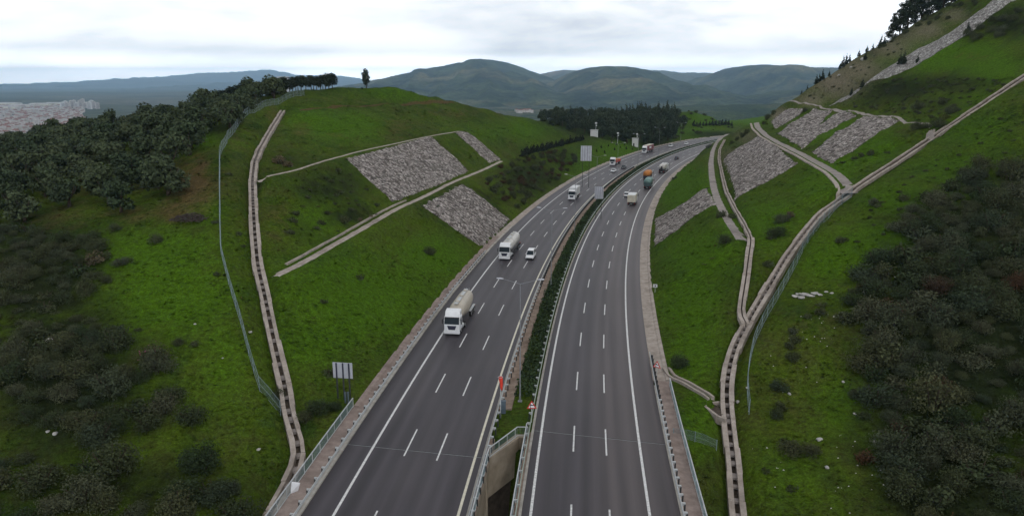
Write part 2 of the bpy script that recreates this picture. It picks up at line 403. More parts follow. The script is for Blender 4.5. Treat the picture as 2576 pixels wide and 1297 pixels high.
# right: natural ground beyond the crest channel
CP += DL([(2575, 250, 152), (2575, 320, 138), (2575, 450, 124), (2400, 400, 140), (2300, 450, 134), (2450, 560, 112), (2575, 700, 95), (2300, 700, 100), (2100, 700, 106), (2575, 1000, 74), (2350, 1000, 76), (2200, 1000, 78), (2000, 1000, 81.5),
          (2000, 830, 93), (2575, 1297, 58), (2400, 1297, 59.5), (2200, 1297, 61), (1950, 1297, 63.6), (2100, 560, 122), (2200, 560, 119)])
# right: mountain above the third berm
CP += DL([(2000, 254, 330), (2040, 220, 322), (2120, 160, 312), (2180, 125, 306), (2230, 100, 301), (2320, 48, 293), (2400, 2, 287), (2520, -70, 277), (2650, -150, 268),
          (2083, 262, 275), (2131, 236, 268), (2206, 193, 262), (2288, 132, 258), (2407, 63, 250), (2478, 0, 246), (2127, 252, 262), (2182, 214, 256), (2288, 173, 245), (2340, 138, 240), (2458, 82, 236), (2537, 0, 236),
          (2300, 250, 207), (2400, 220, 195), (2450, 175, 205), (2575, 90, 212), (2575, 0, 232), (2500, 130, 214), (2350, 200, 220), (2200, 260, 232), (2700, 0, 226), (2700, -140, 254)])
CP += [(185, 345, 48), (240, 330, 78), (300, 260, 95), (220, 210, 86), (200, 150, 58), (200, 90, 30), (200, 40, 12), (320, 100, 60), (140, 40, 6), (110, 90, 20), (150, 370, 22), (200, 400, 20), (330, 380, 45), (260, 440, 10), (165, 150, 47)]
# left: natural ground and orchard
CP += DL([(0, 1297, 60), (300, 1297, 61), (600, 1297, 63), (0, 1000, 76), (300, 1000, 76), (500, 1000, 78), (600, 1150, 70.5), (0, 750, 98), (300, 750, 97), (450, 750, 97), (0, 560, 130), (300, 560, 125), (450, 540, 123),
          (0, 440, 175), (200, 440, 165), (400, 440, 150), (0, 372, 240), (150, 348, 245), (300, 323, 250), (450, 293, 254), (560, 265, 259), (650, 243, 263), (740, 229, 266), (250, 380, 200), (450, 350, 192), (540, 330, 185)])
for px, py, D in ((0, 372, 240), (150, 348, 245), (300, 323, 250), (450, 293, 254), (560, 265, 259), (650, 243, 263), (740, 229, 266), (843, 223, 275), (905, 212, 292)):
    x, y, z = UD(px, py, D); CP += [(x-4, y+35, z-12), (x-10, y+110, z-55), (x-20, y+260, -105)]
for x, y, z in crestL[8::3]: CP += [(x+3, y+45, z-9)]
CP += [(-230, 150, 5), (-230, 80, -2), (-260, 230, 8), (-350, 200, -40), (-350, 60, -30), (-160, 60, -1), (-200, 20, -12), (-100, 30, -8), (-40, 35, -10), (60, 35, -3), (100, 30, 1), (0, 30, -16), (0, -60, -22), (-200, -60, -25), (200, -60, -4), (350, 0, 15)]
# beyond the cut: wooded hill, green hill, valley
CP += DL([(1340, 305, 520), (1400, 296, 565), (1500, 291, 590), (1600, 286, 605), (1690, 288, 610), (1660, 350, 470), (1600, 352, 455), (1540, 345, 440), (1480, 332, 445), (1600, 320, 520), (1690, 330, 510), (1450, 312, 500),
          (1700, 300, 570), (1730, 273, 640), (1770, 286, 650), (1832, 309, 650), (1850, 318, 640), (1740, 320, 570), (1800, 328, 590), (1850, 340, 560), (1720, 350, 505), (1830, 302, 860), (1950, 291, 950), (2050, 290, 900)])
for x, y, z in DL([(1400, 296, 565), (1500, 291, 590), (1600, 286, 605), (1690, 288, 610)]): CP += [(x+10, y+90, z-35)]
CP += [(60, 900, -70), (-100, 700, -80), (-60, 470, -30), (-150, 480, -60), (250, 560, 2), (330, 620, 0), (420, 700, 0), (450, 480, 20)]
for a in range(24):
    t = a/24*2*math.pi; CP.append((900*math.cos(t), 400+1000*math.sin(t), -112.5 if not 1.0 < t < 1.9 else -60))
CP += [(500, -100, 10), (500, 200, 90), (500, 350, 80), (650, 200, 20)]

def build_tin():
    pts = {}
    for x, y, z in CP: pts.setdefault((round(x/.7), round(y/.7)), (x, y, z))
    P = list(pts.values())
    r = delaunay_2d_cdt([Vector((p[0], p[1])) for p in P], [], [], 0, 1e-5)
    vz = []
    for i, src in enumerate(r[3]): vz.append(P[src[0]][2] if src else 0)
    vs = [(v[0], v[1], z) for v, z in zip(r[0], vz)]
    return BVHTree.FromPolygons(vs, r[2])
def grow(a, b, d0, g, dmax):
    out = [a]; d = d0
    while out[-1] < b: d = min(d*g, dmax); out.append(out[-1]+d)
    return out
GX = np.array(sorted([-q for q in grow(55, 860, .9, 1.025, 14)]+list(np.arange(-54, 70, .9))+grow(70, 860, .9, 1.02, 14)))
GY = np.array(list(np.arange(-90, 45, 6.))+list(np.arange(45, 165, .9))+grow(165, 1380, .9, 1.014, 12))
def dist_poly(x, y, pts, far=6.):
    P = np.array(pts)[:, :2]; out = np.full(x.shape, 1e9); zz = np.zeros(x.shape); Zp = np.array(pts)[:, 2]
    for i in range(len(P)-1):
        a, b = P[i], P[i+1]
        m = (x > min(a[0], b[0])-far) & (x < max(a[0], b[0])+far) & (y > min(a[1], b[1])-far) & (y < max(a[1], b[1])+far)
        if not m.any(): continue
        ab = b-a; t = np.clip(((x[m]-a[0])*ab[0]+(y[m]-a[1])*ab[1])/max(ab @ ab, 1e-9), 0, 1)
        d = np.hypot(x[m]-a[0]-t*ab[0], y[m]-a[1]-t*ab[1]); o = out[m]; k = d < o; o[k] = d[k]; out[m] = o
        q = zz[m]; q[k] = (Zp[i]+t*(Zp[i+1]-Zp[i]))[k]; zz[m] = q
    return out, zz

def build_heights():
    tin = build_tin(); X, Y = np.meshgrid(GX, GY); H = np.zeros(X.shape); d = Vector((0, 0, -1))
    for j in range(len(GY)):
        for i in range(len(GX)):
            h = tin.ray_cast(Vector((GX[i], GY[j], 900)), d)
            H[j, i] = h[0].z if h[0] else -112.
    for _ in range(3):
        K = H.copy(); K[1:-1, 1:-1] = (H[1:-1, 1:-1]*4+H[:-2, 1:-1]+H[2:, 1:-1]+H[1:-1, :-2]+H[1:-1, 2:])/8; H = K
    far = np.clip((np.hypot(X, Y)-60)/400, 0, 1)
    rough = (fbm(X*.09, Y*.09, 3, 3)-.5)*(1.2+2.5*far)+(fbm(X*.5, Y*.5, 3, 9)-.5)*.55
    off, s, dist = road_off(X, Y); off = off.reshape(X.shape); s = s.reshape(X.shape); dist = dist.reshape(X.shape)
    lo, hi = -7.2-LWL-4.6, LWR+4.6
    edge = np.maximum(lo-off, off-hi); inside = (edge < 0) & (s > -5) & (s < NS+5) & (dist < 40)
    amp = np.clip(edge/5, 0, 1); amp[dist > 60] = 1
    for l in (berm1R, berm2R, berm1L, berm2L, chanL, chanR, ch1R):
        dd, _ = dist_poly(X, Y, l, 8.); amp = np.minimum(amp, np.clip((dd-1.5)/4, .08, 1))
    H += rough*amp
    H[inside] = np.minimum(H[inside], -.32); near = inside & (Y > 74); H[near & (edge < -2)] = -.45
    medn = near & (off > -5.6) & (off < -.8); H[medn] = -.06
    br = inside & (Y <= 72.2); H[br] = -11.
    for l, w, dep in ((chanL, 1.15, .75), (chanR, 1.2, .8), (ch1R, .75, .5)):
        dd, zz = dist_poly(X, Y, l, 4.); k = dd < w+.6
        H[k] = np.minimum(H[k], zz[k]-dep*np.clip((w+.6-dd[k])/.6, 0, 1)+.05)
    return X, Y, H
GXX, GYY, GH = build_heights()
def Hh(x, y):
    x = np.asarray(x, float); y = np.asarray(y, float)
    i = np.clip(np.searchsorted(GX, x)-1, 0, len(GX)-2); j = np.clip(np.searchsorted(GY, y)-1, 0, len(GY)-2)
    fx = np.clip((x-GX[i])/(GX[i+1]-GX[i]), 0, 1); fy = np.clip((y-GY[j])/(GY[j+1]-GY[j]), 0, 1)
    return (GH[j, i]*(1-fx)+GH[j, i+1]*fx)*(1-fy)+(GH[j+1, i]*(1-fx)+GH[j+1, i+1]*fx)*fy
_D = np.concatenate([np.arange(50, 160, .6), np.arange(160, 420, 1.2), np.arange(420, 1000, 3.)])
def hit(px, py):
    """ground point seen at a pixel, or None"""
    a, b, c = ray(px, py); t = _D/b; z = CAMH+c*t; g = Hh(a*t, _D); k = np.nonzero(z < g)[0]
    if not len(k) or k[0] == 0: return None
    k = k[0]; f = (z[k-1]-g[k-1])/((z[k-1]-g[k-1])+(g[k]-z[k])+1e-9); tt = t[k-1]+(t[k]-t[k-1])*f
    return (float(a*tt), float(b*tt), float(CAMH+c*tt))
def inpoly(x, y, P):
    x = np.asarray(x, float); y = np.asarray(y, float); r = np.zeros(x.shape, bool); n = len(P)
    for i in range(n):
        x1, y1 = P[i]; x2, y2 = P[(i+1) % n]
        c = ((y1 > y) != (y2 > y)) & (x < (x2-x1)*(y-y1)/((y2-y1) or 1e-9)+x1); r ^= c
    return r

# zones of bare soil, dark scrub, fresh grass and tan rock, laid over the ground
BL = [  # px, py, rx, ry, channel, strength
    (480, 470, 75, 70, 0, 1.), (430, 535, 60, 30, 0, .8), (505, 425, 30, 40, 0, .9), (330, 540, 70, 25, 0, .7), (150, 545, 120, 40, 0, .5), (200, 470, 180, 60, 0, .45),
    (1000, 325, 60, 40, 0, .55), (760, 330, 35, 30, 0, .6), (690, 300, 25, 40, 0, .7), (850, 345, 80, 22, 0, .45), (1130, 285, 90, 18, 0, .5), (900, 252, 140, 10, 0, .4), (830, 370, 70, 22, 0, .35),
    (700, 560, 40, 70, 0, .5), (600, 560, 28, 120, 0, .35), (600, 330, 40, 60, 0, .35), (800, 810, 60, 30, 0, .35), (640, 250, 60, 20, 0, .4),
    (820, 470, 110, 50, 1, .75), (880, 540, 70, 30, 1, .8), (760, 580, 60, 30, 1, .5), (720, 400, 40, 30, 1, .5), (820, 610, 60, 25, 1, .5),
    (850, 320, 90, 35, 2, .9), (780, 300, 60, 25, 2, .7), (1000, 235, 90, 22, 2, .5), (1240, 330, 90, 25, 2, .4), (1330, 325, 70, 25, 2, .6), (800, 560, 60, 60, 2, .5),
    (900, 750, 200, 110, 2, .75), (1080, 650, 80, 50, 2, .8), (780, 850, 90, 80, 2, .6), (400, 640, 160, 60, 2, .7), (430, 740, 130, 90, 2, .9), (560, 900, 60, 100, 2, .5), (500, 350, 40, 15, 2, .9), (520, 530, 40, 40, 2, .5),
    (1130, 560, 60, 40, 1, .3), (1330, 440, 80, 50, 1, .8), (1400, 400, 60, 40, 1, .6), (1470, 420, 60, 40, 2, .5), (1560, 380, 60, 25, 2, .8), (1230, 500, 60, 40, 1, .6),
    (100, 700, 150, 150, 1, 1.05), (150, 950, 200, 200, 1, 1.05), (300, 1230, 350, 90, 1, .75), (80, 400, 160, 40, 1, .5), (350, 420, 130, 60, 1, .5), (400, 330, 200, 30, 1, .7), (600, 1150, 80, 100, 1, .25),
    (1760, 640, 90, 60, 2, .8), (1740, 760, 70, 80, 2, .8), (1740, 880, 60, 70, 2, .7), (1700, 830, 30, 30, 0, .25), (1760, 1050, 50, 80, 2, .5), (1790, 1180, 40, 100, 1, .45),
    (1730, 480, 60, 50, 2, 1.), (1700, 440, 50, 40, 2, .8), (1800, 1250, 45, 60, 1, .5), (1830, 560, 30, 60, 2, .5),
    (1930, 560, 90, 60, 2, .7), (2050, 470, 60, 40, 2, .6), (2100, 420, 60, 40, 2, .8), (2200, 370, 70, 40, 2, .7), (2250, 380, 60, 30, 1, .4), (2020, 330, 40, 30, 2, .8), (2100, 320, 40, 30, 2, .8), (1990, 600, 60, 60, 0, .35),
    (2400, 140, 110, 30, 2, 1.), (2500, 170, 70, 30, 2, .8), (2440, 145, 70, 20, 0, .5), (2350, 160, 60, 20, 2, .7),
    (2250, 225, 120, 32, 1, .85), (2400, 215, 110, 28, 1, .75), (2180, 255, 60, 20, 1, .7), (2350, 260, 90, 25, 1, .5), (2450, 250, 70, 30, 2, .4), (2280, 280, 60, 14, 0, .4),
    (2100, 205, 70, 45, 3, .8), (2160, 175, 60, 35, 3, .75), (2240, 120, 60, 30, 3, .7), (2330, 75, 50, 25, 3, .7), (2040, 250, 40, 20, 3, .7), (2300, 90, 60, 30, 3, .55), (2400, 40, 40, 20, 3, .6), (1960, 290, 30, 20, 3, .8), (1830, 395, 40, 30, 3, .45), (1880, 345, 40, 20, 3, .5),
    (2330, 40, 70, 22, 1, .8), (2260, 85, 40, 20, 1, .8), (2420, 20, 60, 20, 1, .6), (2190, 130, 30, 18, 1, .7), (2480, 50, 60, 30, 1, .8), (2540, 60, 50, 40, 1, .9),
    (2200, 620, 120, 50, 2, .8), (2100, 650, 80, 50, 2, .8), (2400, 420, 120, 50, 2, .5), (2250, 500, 90, 40, 2, .6), (2450, 330, 100, 50, 2, .5), (2450, 800, 260, 300, 1, 1.1), (2350, 1150, 220, 160, 1, 1.), (2420, 1250, 240, 120, 1, 1.), (2050, 830, 80, 80, 0, .3), (2000, 1000, 90, 120, 0, .35), (2000, 1200, 120, 90, 2, .25), (2100, 1050, 80, 80, 2, .35),
    (1540, 310, 170, 40, 1, 1.1), (1640, 330, 60, 50, 1, 1.1), (1420, 305, 80, 18, 1, 1.), (1760, 300, 50, 20, 2, .7), (1740, 330, 60, 20, 2, .6), (1790, 338, 70, 9, 1, .9), (1890, 300, 80, 14, 2, .8)]
def zones(x, y, z):
    px, py = proj(x, y, z); Zn = np.zeros((len(x), 4), np.float32)
    for bx, by, rx, ry, c, w in BL:
        q = ((px-bx)/rx)**2+((py-by)/ry)**2; m = q < 9
        Zn[m, c] = np.maximum(Zn[m, c], w*np.exp(-q[m]*.7))
    dd_, _ = dist_poly(np.asarray(x, float), np.asarray(y, float), berm3L, 4.); Zn[:, 0] = np.maximum(Zn[:, 0], np.clip(1.9-dd_, 0, 1)*1.5)
    return Zn
def set_zone(me, Zn):
    a = me.color_attributes.new('zone', 'FLOAT_COLOR', 'POINT'); a.data.foreach_set('color', Zn.astype(np.float32).ravel())

nx, ny = len(GX), len(GY); V = np.c_[GXX.ravel(), GYY.ravel(), GH.ravel()]
idx = np.arange(nx*ny).reshape(ny, nx)
Fq = np.stack([idx[:-1, :-1], idx[:-1, 1:], idx[1:, 1:], idx[1:, :-1]], -1).reshape(-1, 4)
me = npmesh('ground', V, Fq, M['ground'], True); set_zone(me, zones(V[:, 0], V[:, 1], V[:, 2]))
struct(link('ground', me))
print('terrain', len(V))

# ------------------------------------------------------------------ far country
def far_mat(name, a, b, c, sc):
    m = N(name); v = m.co()
    n1 = m.noise(v, sc, 6, .65); n2 = m.noise(v, sc*9, 5, .7); n3 = m.noise(v, sc*.35, 3)
    k = m.mix(m.mr(n1, .38, .62), a, b); k = m.mix(m.mr(m.math('ADD', n3, m.math('MULTIPLY', n1, .4)), .72, .86, 0, .8), k, c)
    q = m.n('ShaderNodeVectorMath', operation='SCALE'); m.l(k, q.inputs[0]); m.l(m.mr(n2, .32, .68, .35, 1.65), q.inputs['Scale'])
    m.bump(n2, .9, 14.)
    return m.base(q.outputs[0], .95, .05)
M['plain'] = far_mat('plain_fields', (.036, .048, .024), (.06, .07, .036), (.115, .10, .065), .0012)
M['wooded'] = far_mat('wooded_mountain', (.006, .015, .007), (.052, .074, .030), (.14, .125, .06), .0030)
M['farhill'] = far_mat('far_mountain', (.022, .036, .020), (.05, .06, .034), (.12, .105, .065), .0008)
M['fieldhill'] = far_mat('fields_on_plateau', (.05, .06, .03), (.085, .082, .045), (.22, .16, .11), .0018)

M['foothill'] = far_mat('foothill_fields', (.018, .034, .013), (.045, .068, .020), (.10, .09, .045), .006)
gx = np.linspace(-40000, 40000, 261); gy = np.r_[np.linspace(-3000, 1500,16), np.linspace(1700, 34000, 200)]
PX, PY = np.meshgrid(gx, gy)
PZ = -112+(fbm(PX/1400, PY/1400, 4, 5)-.5)*60*np.clip((PY-2500)/3000, 0, 1)
PZ[(np.abs(PX) < 1200) & (PY < 1600)] = -150
ii = np.arange(PX.size).reshape(PX.shape)
PF = np.stack([ii[:-1, :-1], ii[:-1, 1:], ii[1:, 1:], ii[1:, :-1]], -1).reshape(-1, 4)
struct(link('plain', npmesh('plain', np.c_[PX.ravel(), PY.ravel(), PZ.ravel()], PF, M['plain'], True)))
def plainz(x, y): return -112+(fbm(np.asarray(x)/1400, np.asarray(y)/1400, 4, 5)-.5)*60*np.clip((np.asarray(y)-2500)/3000, 0, 1)

def mountain(ridge, D, front, back, zb, mat, spur, seed, nu=240, nv=110, dD=0.):
    k = 1.7; D *= k; front *= k; back *= k; spur *= k; dD *= k
    pts = [UD(px, py, D) for px, py in ridge]; P = np.array(pts)
    u = np.linspace(P[0, 0], P[-1, 0], nu); zr = np.interp(u, P[:, 0], P[:, 2])
    v = np.r_[-np.linspace(1, 0, int(nv*.7))**1.15, np.linspace(0, 1, int(nv*.3))[1:]]
    U, W = np.meshgrid(u, v); ZR = np.meshgrid(zr, v)[0]
    a = np.abs(W); prof = (1-a)**1.12
    Zt = zb+(ZR-zb)*prof
    rid = np.abs(fbm(U/spur, W*.9+U*0, 4, seed)-.5)*2
    rid2 = np.abs(fbm(U/spur*2.7, W*3, 3, seed+3)-.5)*2
    Zt += (ZR-zb)*(-1.0*rid-.42*rid2+.40)*np.minimum(a*4, 1)*(1-a)**.5
    Zt += (fbm(U/spur*9, W*front/spur*9, 3, seed+5)-.5)*spur*.05*np.minimum(a*6+.06, 1)
    Zt = np.minimum(Zt, zb+(ZR-zb)*(1-a*.25)+spur*.012*fbm(U/spur*14, W*20, 2, seed+6))
    Yt = D+np.where(W < 0, front, back)*W+(fbm(U/spur/1.5, U*0, 2, seed+8)-.5)*dD
    ii = np.arange(U.size).reshape(U.shape); f = np.stack([ii[:-1, :-1], ii[:-1, 1:], ii[1:, 1:], ii[1:, :-1]], -1).reshape(-1, 4)
    return struct(link('hills', npmesh('hills', np.c_[U.ravel(), Yt.ravel(), Zt.ravel()], f, mat, True)))
def jag(l, amp, n, seed):
    P = np.array(l, float); x = np.linspace(P[0, 0], P[-1, 0], n); y = np.interp(x, P[:, 0], P[:, 1])
    return list(zip(x, y+(fbm(x/35., x*0, 4, seed)-.5)*amp*2))
mountain(jag([(-500, 222), (0, 215), (100, 213), (200, 213), (300, 212), (400, 206), (450, 196), (500, 191), (560, 186), (620, 179), (660, 177), (682, 174), (700, 180), (740, 193), (800, 212), (900, 225)], 2, 120, 1), 17000, 5600, 2500, -120, M['farhill'], 2900, 11)
mountain(jag([(640, 230), (720, 209), (770, 193), (792, 190), (830, 191), (880, 195), (930, 204), (1000, 210), (1150, 220)], 1.5, 90, 2), 15500, 4600, 2500, -120, M['farhill'], 2500, 12)
mountain(jag([(480, 245), (540, 216), (600, 206), (650, 203), (700, 205), (760, 210), (840, 222), (900, 240)], 1.5, 60, 3), 11500, 2600, 2000, -120, M['farhill'], 1600, 13)
mountain(jag([(-600, 250), (-100, 238), (40, 232), (120, 230), (200, 234), (300, 238), (420, 234), (520, 238), (640, 250)], 2, 100, 4), 10500, 2200, 1800, -120, M['wooded'], 1500, 14)
mountain(jag([(250, 290), (320, 268), (400, 258), (480, 252), (560, 250), (660, 256), (760, 275)], 2, 60, 24), 7200, 1500, 1500, -120, M['wooded'], 900, 34)
mountain(jag([(820, 245), (880, 222), (940, 206), (1000, 189), (1050, 179), (1120, 165), (1180, 155), (1230, 151), (1275, 158), (1320, 172), (1370, 190), (1420, 213), (1480, 245), (1540, 285)], 2.5, 130, 5), 5000, 2500, 2000, -120, M['wooded'], 520, 15, 300, 150, 200)
mountain(jag([(1300, 205), (1360, 186), (1400, 179), (1450, 177), (1500, 183), (1560, 200)], 1.5, 60, 6), 7600, 1800, 1800, -60, M['fieldhill'], 800, 16)
mountain(jag([(1350, 250), (1400, 205), (1440, 184), (1480, 171), (1510, 167), (1560, 168), (1590, 171), (1640, 190), (1690, 211), (1740, 237), (1790, 264), (1840, 290)], 2.5, 120, 7), 4300, 2000, 1700, -110, M['wooded'], 460, 17, 280, 150, 160)
mountain(jag([(1520, 190), (1590, 174), (1650, 179), (1710, 184), (1760, 187), (1810, 189), (1900, 196), (2000, 205)], 1.2, 60, 8), 8300, 2700, 2400, -40, M['fieldhill'], 800, 18)
mountain(jag([(1700, 262), (1740, 232), (1780, 206), (1830, 181), (1870, 168), (1900, 164), (1950, 168), (2010, 170), (2060, 170), (2100, 170), (2160, 176), (2260, 190), (2400, 205)], 2, 120, 9), 4700, 2100, 1700, -110, M['wooded'], 500, 19, 280, 150, 160)
mountain(jag([(1740, 296), (1800, 282), (1850, 264), (1900, 252), (1950, 241), (2010, 229), (2080, 222), (2160, 220), (2300, 228)], 2.5, 90, 10), 2700, 1000, 800, -100, M['wooded'], 270, 20, 240, 120, 90)
mountain(jag([(1560, 300), (1620, 284), (1700, 276), (1780, 270), (1860, 266), (1960, 262), (2080, 262), (2200, 270)], 3, 60, 41), 1700, 800, 800, -125, M['foothill'], 130, 51, 200, 90, 60)
mountain(jag([(1060, 300), (1120, 290), (1200, 284), (1300, 282), (1400, 280), (1500, 282), (1560, 290)], 3, 60, 42), 2100, 900, 900, -125, M['foothill'], 150, 52, 200, 90, 60)
# pale firebreak track down the right-hand mountain
fb = [UD(px, py, D) for px, py, D in ((1903, 166, 4700),)]

# ------------------------------------------------------------------ road surfaces
def road_strip(name, s0, s1, a, b, z, mat, step=3., uv=True, thick=0.):
    fa = a if callable(a) else (lambda s: a); fb_ = b if callable(b) else (lambda s: b)
    ss = np.linspace(s0, s1, max(2, int((s1-s0)/step)+1)); nw = 5
    V = []; UV = []
    for s in ss:
        for k in range(nw):
            o = fa(s)+(fb_(s)-fa(s))*k/(nw-1); V.append(rp(s, o, z)); UV.append((o, s))
    i = np.arange(len(V)).reshape(len(ss), nw); f = np.stack([i[:-1, :-1], i[:-1, 1:], i[1:, 1:], i[1:, :-1]], -1).reshape(-1, 4)
    me = npmesh(name, V, f, mat)
    if uv:
        l = me.uv_layers.new(name='UVMap'); vi = np.zeros(len(me.loops), np.int32); me.loops.foreach_get('vertex_index', vi)
        l.data.foreach_set('uv', np.array(UV, np.float32)[vi].ravel())
    return struct(link(name, me))
road_strip('road', 0, SEND, lambda s: oL1(s)-2.9, lambda s: oL2(s)+.75, 0., M['asphalt'])
road_strip('road', 0, SEND, -.85, LWR+2.8, 0., M['asphalt'])
for o_ in (oL1, oL2): struct(road_strip('road_marking', 0, SEND, (lambda s, o=o_: o(s)-.13), (lambda s, o=o_: o(s)+.13), .012, M['paint'] if o_ is oL1 else M['paint_old'], 3., False))
for o_ in (0., LWR): struct(road_strip('road_marking', 0, SEND, o_-.13, o_+.13, .012, M['paint'], 3., False))
def dashes(off, y0):
    mb = MB(); s = s_of_y(y0)-16.*4
    while s < SEND-8:
        if s > 0: mb.sweep([rp(s+q, off(s+q) if callable(off) else off, .012) for q in (0, 2, 4, 6)], [(-.085, 0), (.085, 0)], 0, False)
        s += 16.
    o = mb.obj('road_marking', M['paint']); struct(o)
dashes(lambda s: oL1(s)+LWL*.335, 68.); dashes(lambda s: oL1(s)+LWL*.655, 67.4); dashes(LWR*.34, 70.7); dashes(LWR*.665, 70.2)
# expansion joints where the bridge meets the ground
for a, b, y0, sk in ((lambda s: oL1(s)-2.9, lambda s: oL2(s)+.7, 69.2, -1.4), (-.8, LWR+2.8, 74.2, -1.8)):
    s0 = s_of_y(y0); A = a(s0) if callable(a) else a; B = b(s0) if callable(b) else b
    pts = [rp(s0+sk*(t-.5), A+(B-A)*t, .009) for t in np.linspace(0, 1, 8)]
    mb = MB(); mb.sweep(pts, [(-.11, 0), (.11, 0)], 0, False); mb.sweep([(p[0], p[1], p[2]+.004) for p in pts], [(.05, 0), (.085, 0)], 1, False)
    struct(mb.obj('expansion_joint', [M['chassis'], M['galv']]))
# bridge decks (side faces below the road)
for nm, a, b, s1, lab in (('bridge_deck', lambda s: oL1(s)-5.3, lambda s: oL2(s)+1.55, S74-1.5, 'concrete bridge deck under the carriageway coming towards the camera'), ('bridge_deck', lambda s: -1.75, lambda s: LWR+4.9, S74+.6, 'concrete bridge deck under the carriageway leading away from the camera')):
    mb = MB(); ss = np.linspace(2, s1, 24)
    mb.loft([[rp(s, a(s), -.03), rp(s, b(s), -.03), rp(s, b(s), -1.0), rp(s, b(s)-1.4, -1.7), rp(s, a(s)+1.4, -1.7), rp(s, a(s), -1.0)] for s in ss])
    tag(mb.obj(nm, M['conc_wall']), lab, 'bridge')

def thing_mesh(name, mb, mats, label, cat, group=None, smooth=False, kind=None):
    o = mb.obj(name, mats, None, smooth); return tag(o, label, cat, group, kind)

# edge strips: kerb and concrete gutter beside each carriageway
def strip(name, s0, s1, prof, mat, label=None, cat=None, base=0., z=0.):
    mb = MB(); mb.sweep([rp(s, base(s) if callable(base) else base, z) for s in np.linspace(s0, s1, max(2, int((s1-s0)/2.5)))], prof)
    o = mb.obj(name, mat); return struct(o, label, cat)
strip('kerb', 2, s_of_y(190), [(-3.45, -.3), (-3.45, .14), (-2.95, .14), (-2.9, -.3)], M['kerb'], base=oL1)
strip('walkway', 2, S78, [(-5.3, -.2), (-5.3, .10), (-3.45, .10), (-3.45, -.2)], M['conc_pink'], base=oL1)
strip('gutter', S78+.3, s_of_y(176), [(-5.3, -.5), (-5.2, .10), (-4.6, .06), (-4.4, -.12), (-3.9, -.12), (-3.75, .06), (-3.45, .06), (-3.45, -.5)], M['conc_pink'], base=oL1)
strip('gutter', s_of_y(176), SEND, [(-4.9, -.5), (-4.8, .12), (-4.2, .05), (-3.3, -.02), (-2.9, .03), (-2.9, -.5)], M['conc'], base=oL1)
strip('kerb', 2, s_of_y(89), [(2.75, -.3), (2.8, .13), (3.15, .13), (3.15, -.3)], M['kerb'], base=LWR)
strip('walkway', 2, s_of_y(90.5), [(3.15, -.2), (3.15, .10), (4.9, .10), (4.9, -.2)], M['conc_pink'], base=LWR)
strip('gutter', s_of_y(90.8), SEND, [(2.8, -.5), (2.8, .04), (3.3, -.04), (4.35, .02), (4.55, .20), (5.0, .24), (5.05, -.5)], M['conc'], base=LWR)
# median: kerbs, pinkish concrete strip with a drain groove, planting soil
strip('kerb', 2, SEND, [(.72, -.3), (.74, .12), (1.0, .12), (1.0, -.3)], M['kerb'], base=oL2)
strip('kerb', 2, SEND, [(-1.1, -.3), (-1.1, .12), (-.84, .12), (-.82, -.3)], M['kerb'], base=0.)
strip('median_strip', s_of_y(80), s_of_y(330), [(1.0, -.3), (1.0, .05), (1.55, .06), (1.7, .03), (1.9, .03), (2.05, .07), (2.55, .10), (2.65, -.3)], M['soil'], base=oL2)
strip('median_strip', 2, S74-1.5, [(1.0, -.2), (1.0, .08), (1.55, .08), (1.55, -.2)], M['soil'], base=oL2)
strip('median_strip', 2, S74+.5, [(-1.75, -.2), (-1.75, .06), (-1.1, .06), (-1.1, -.2)], M['soil'], base=0.)

# drain ditch from the right road edge down to the channel, with its catch pit
dd = smooth_line(resample([rp(s_of_y(95), LWR+4.8, .15), rp(s_of_y(91.5), LWR+5.3, .1), (22.0, 88.2, -.02), (23.3, 85.2, -.3), (24.4, 83.0, -.6)], 1.), 1)
dd = [(p[0], p[1], float(Hh(p[0], p[1]))+.12) for p in dd]
mb = MB(); mb.sweep(dd, [(-.55, -.7), (-.55, .18), (-.25, .18), (-.2, -.12), (.2, -.12), (.25, .18), (.55, .18), (.55, -.7)])
thing_mesh('drain_ditch', mb, M['conc'], 'short concrete ditch from the right road edge down to a square catch pit', 'drainage ditch')
mb = MB()
gz = float(Hh(24.4, 81.0))+.22
for c, d, rz in (((23.7, 80.3, gz-.2), (.32, 2.6, 1.0), .3), ((24.9, 82.5, gz-.1), (.9, .3, 1.0), .2), ((23.5, 82.2, gz-.2), (.3, 1.0, 1.0), -.25), ((24.5, 78.8, gz-.3), (.34, 1.3, 1.0), .75)): mb.box(c, d, 0, rz)
mb.box((24.5, 80.9, gz-.02), (1.2, 2.6, .2), 1, .2)
thing_mesh('catch_pit', mb, [M['conc'], M['wetfloor_and_shade']], 'square concrete catch pit where the roadside ditch drops into the channel on the right', 'catch pit')

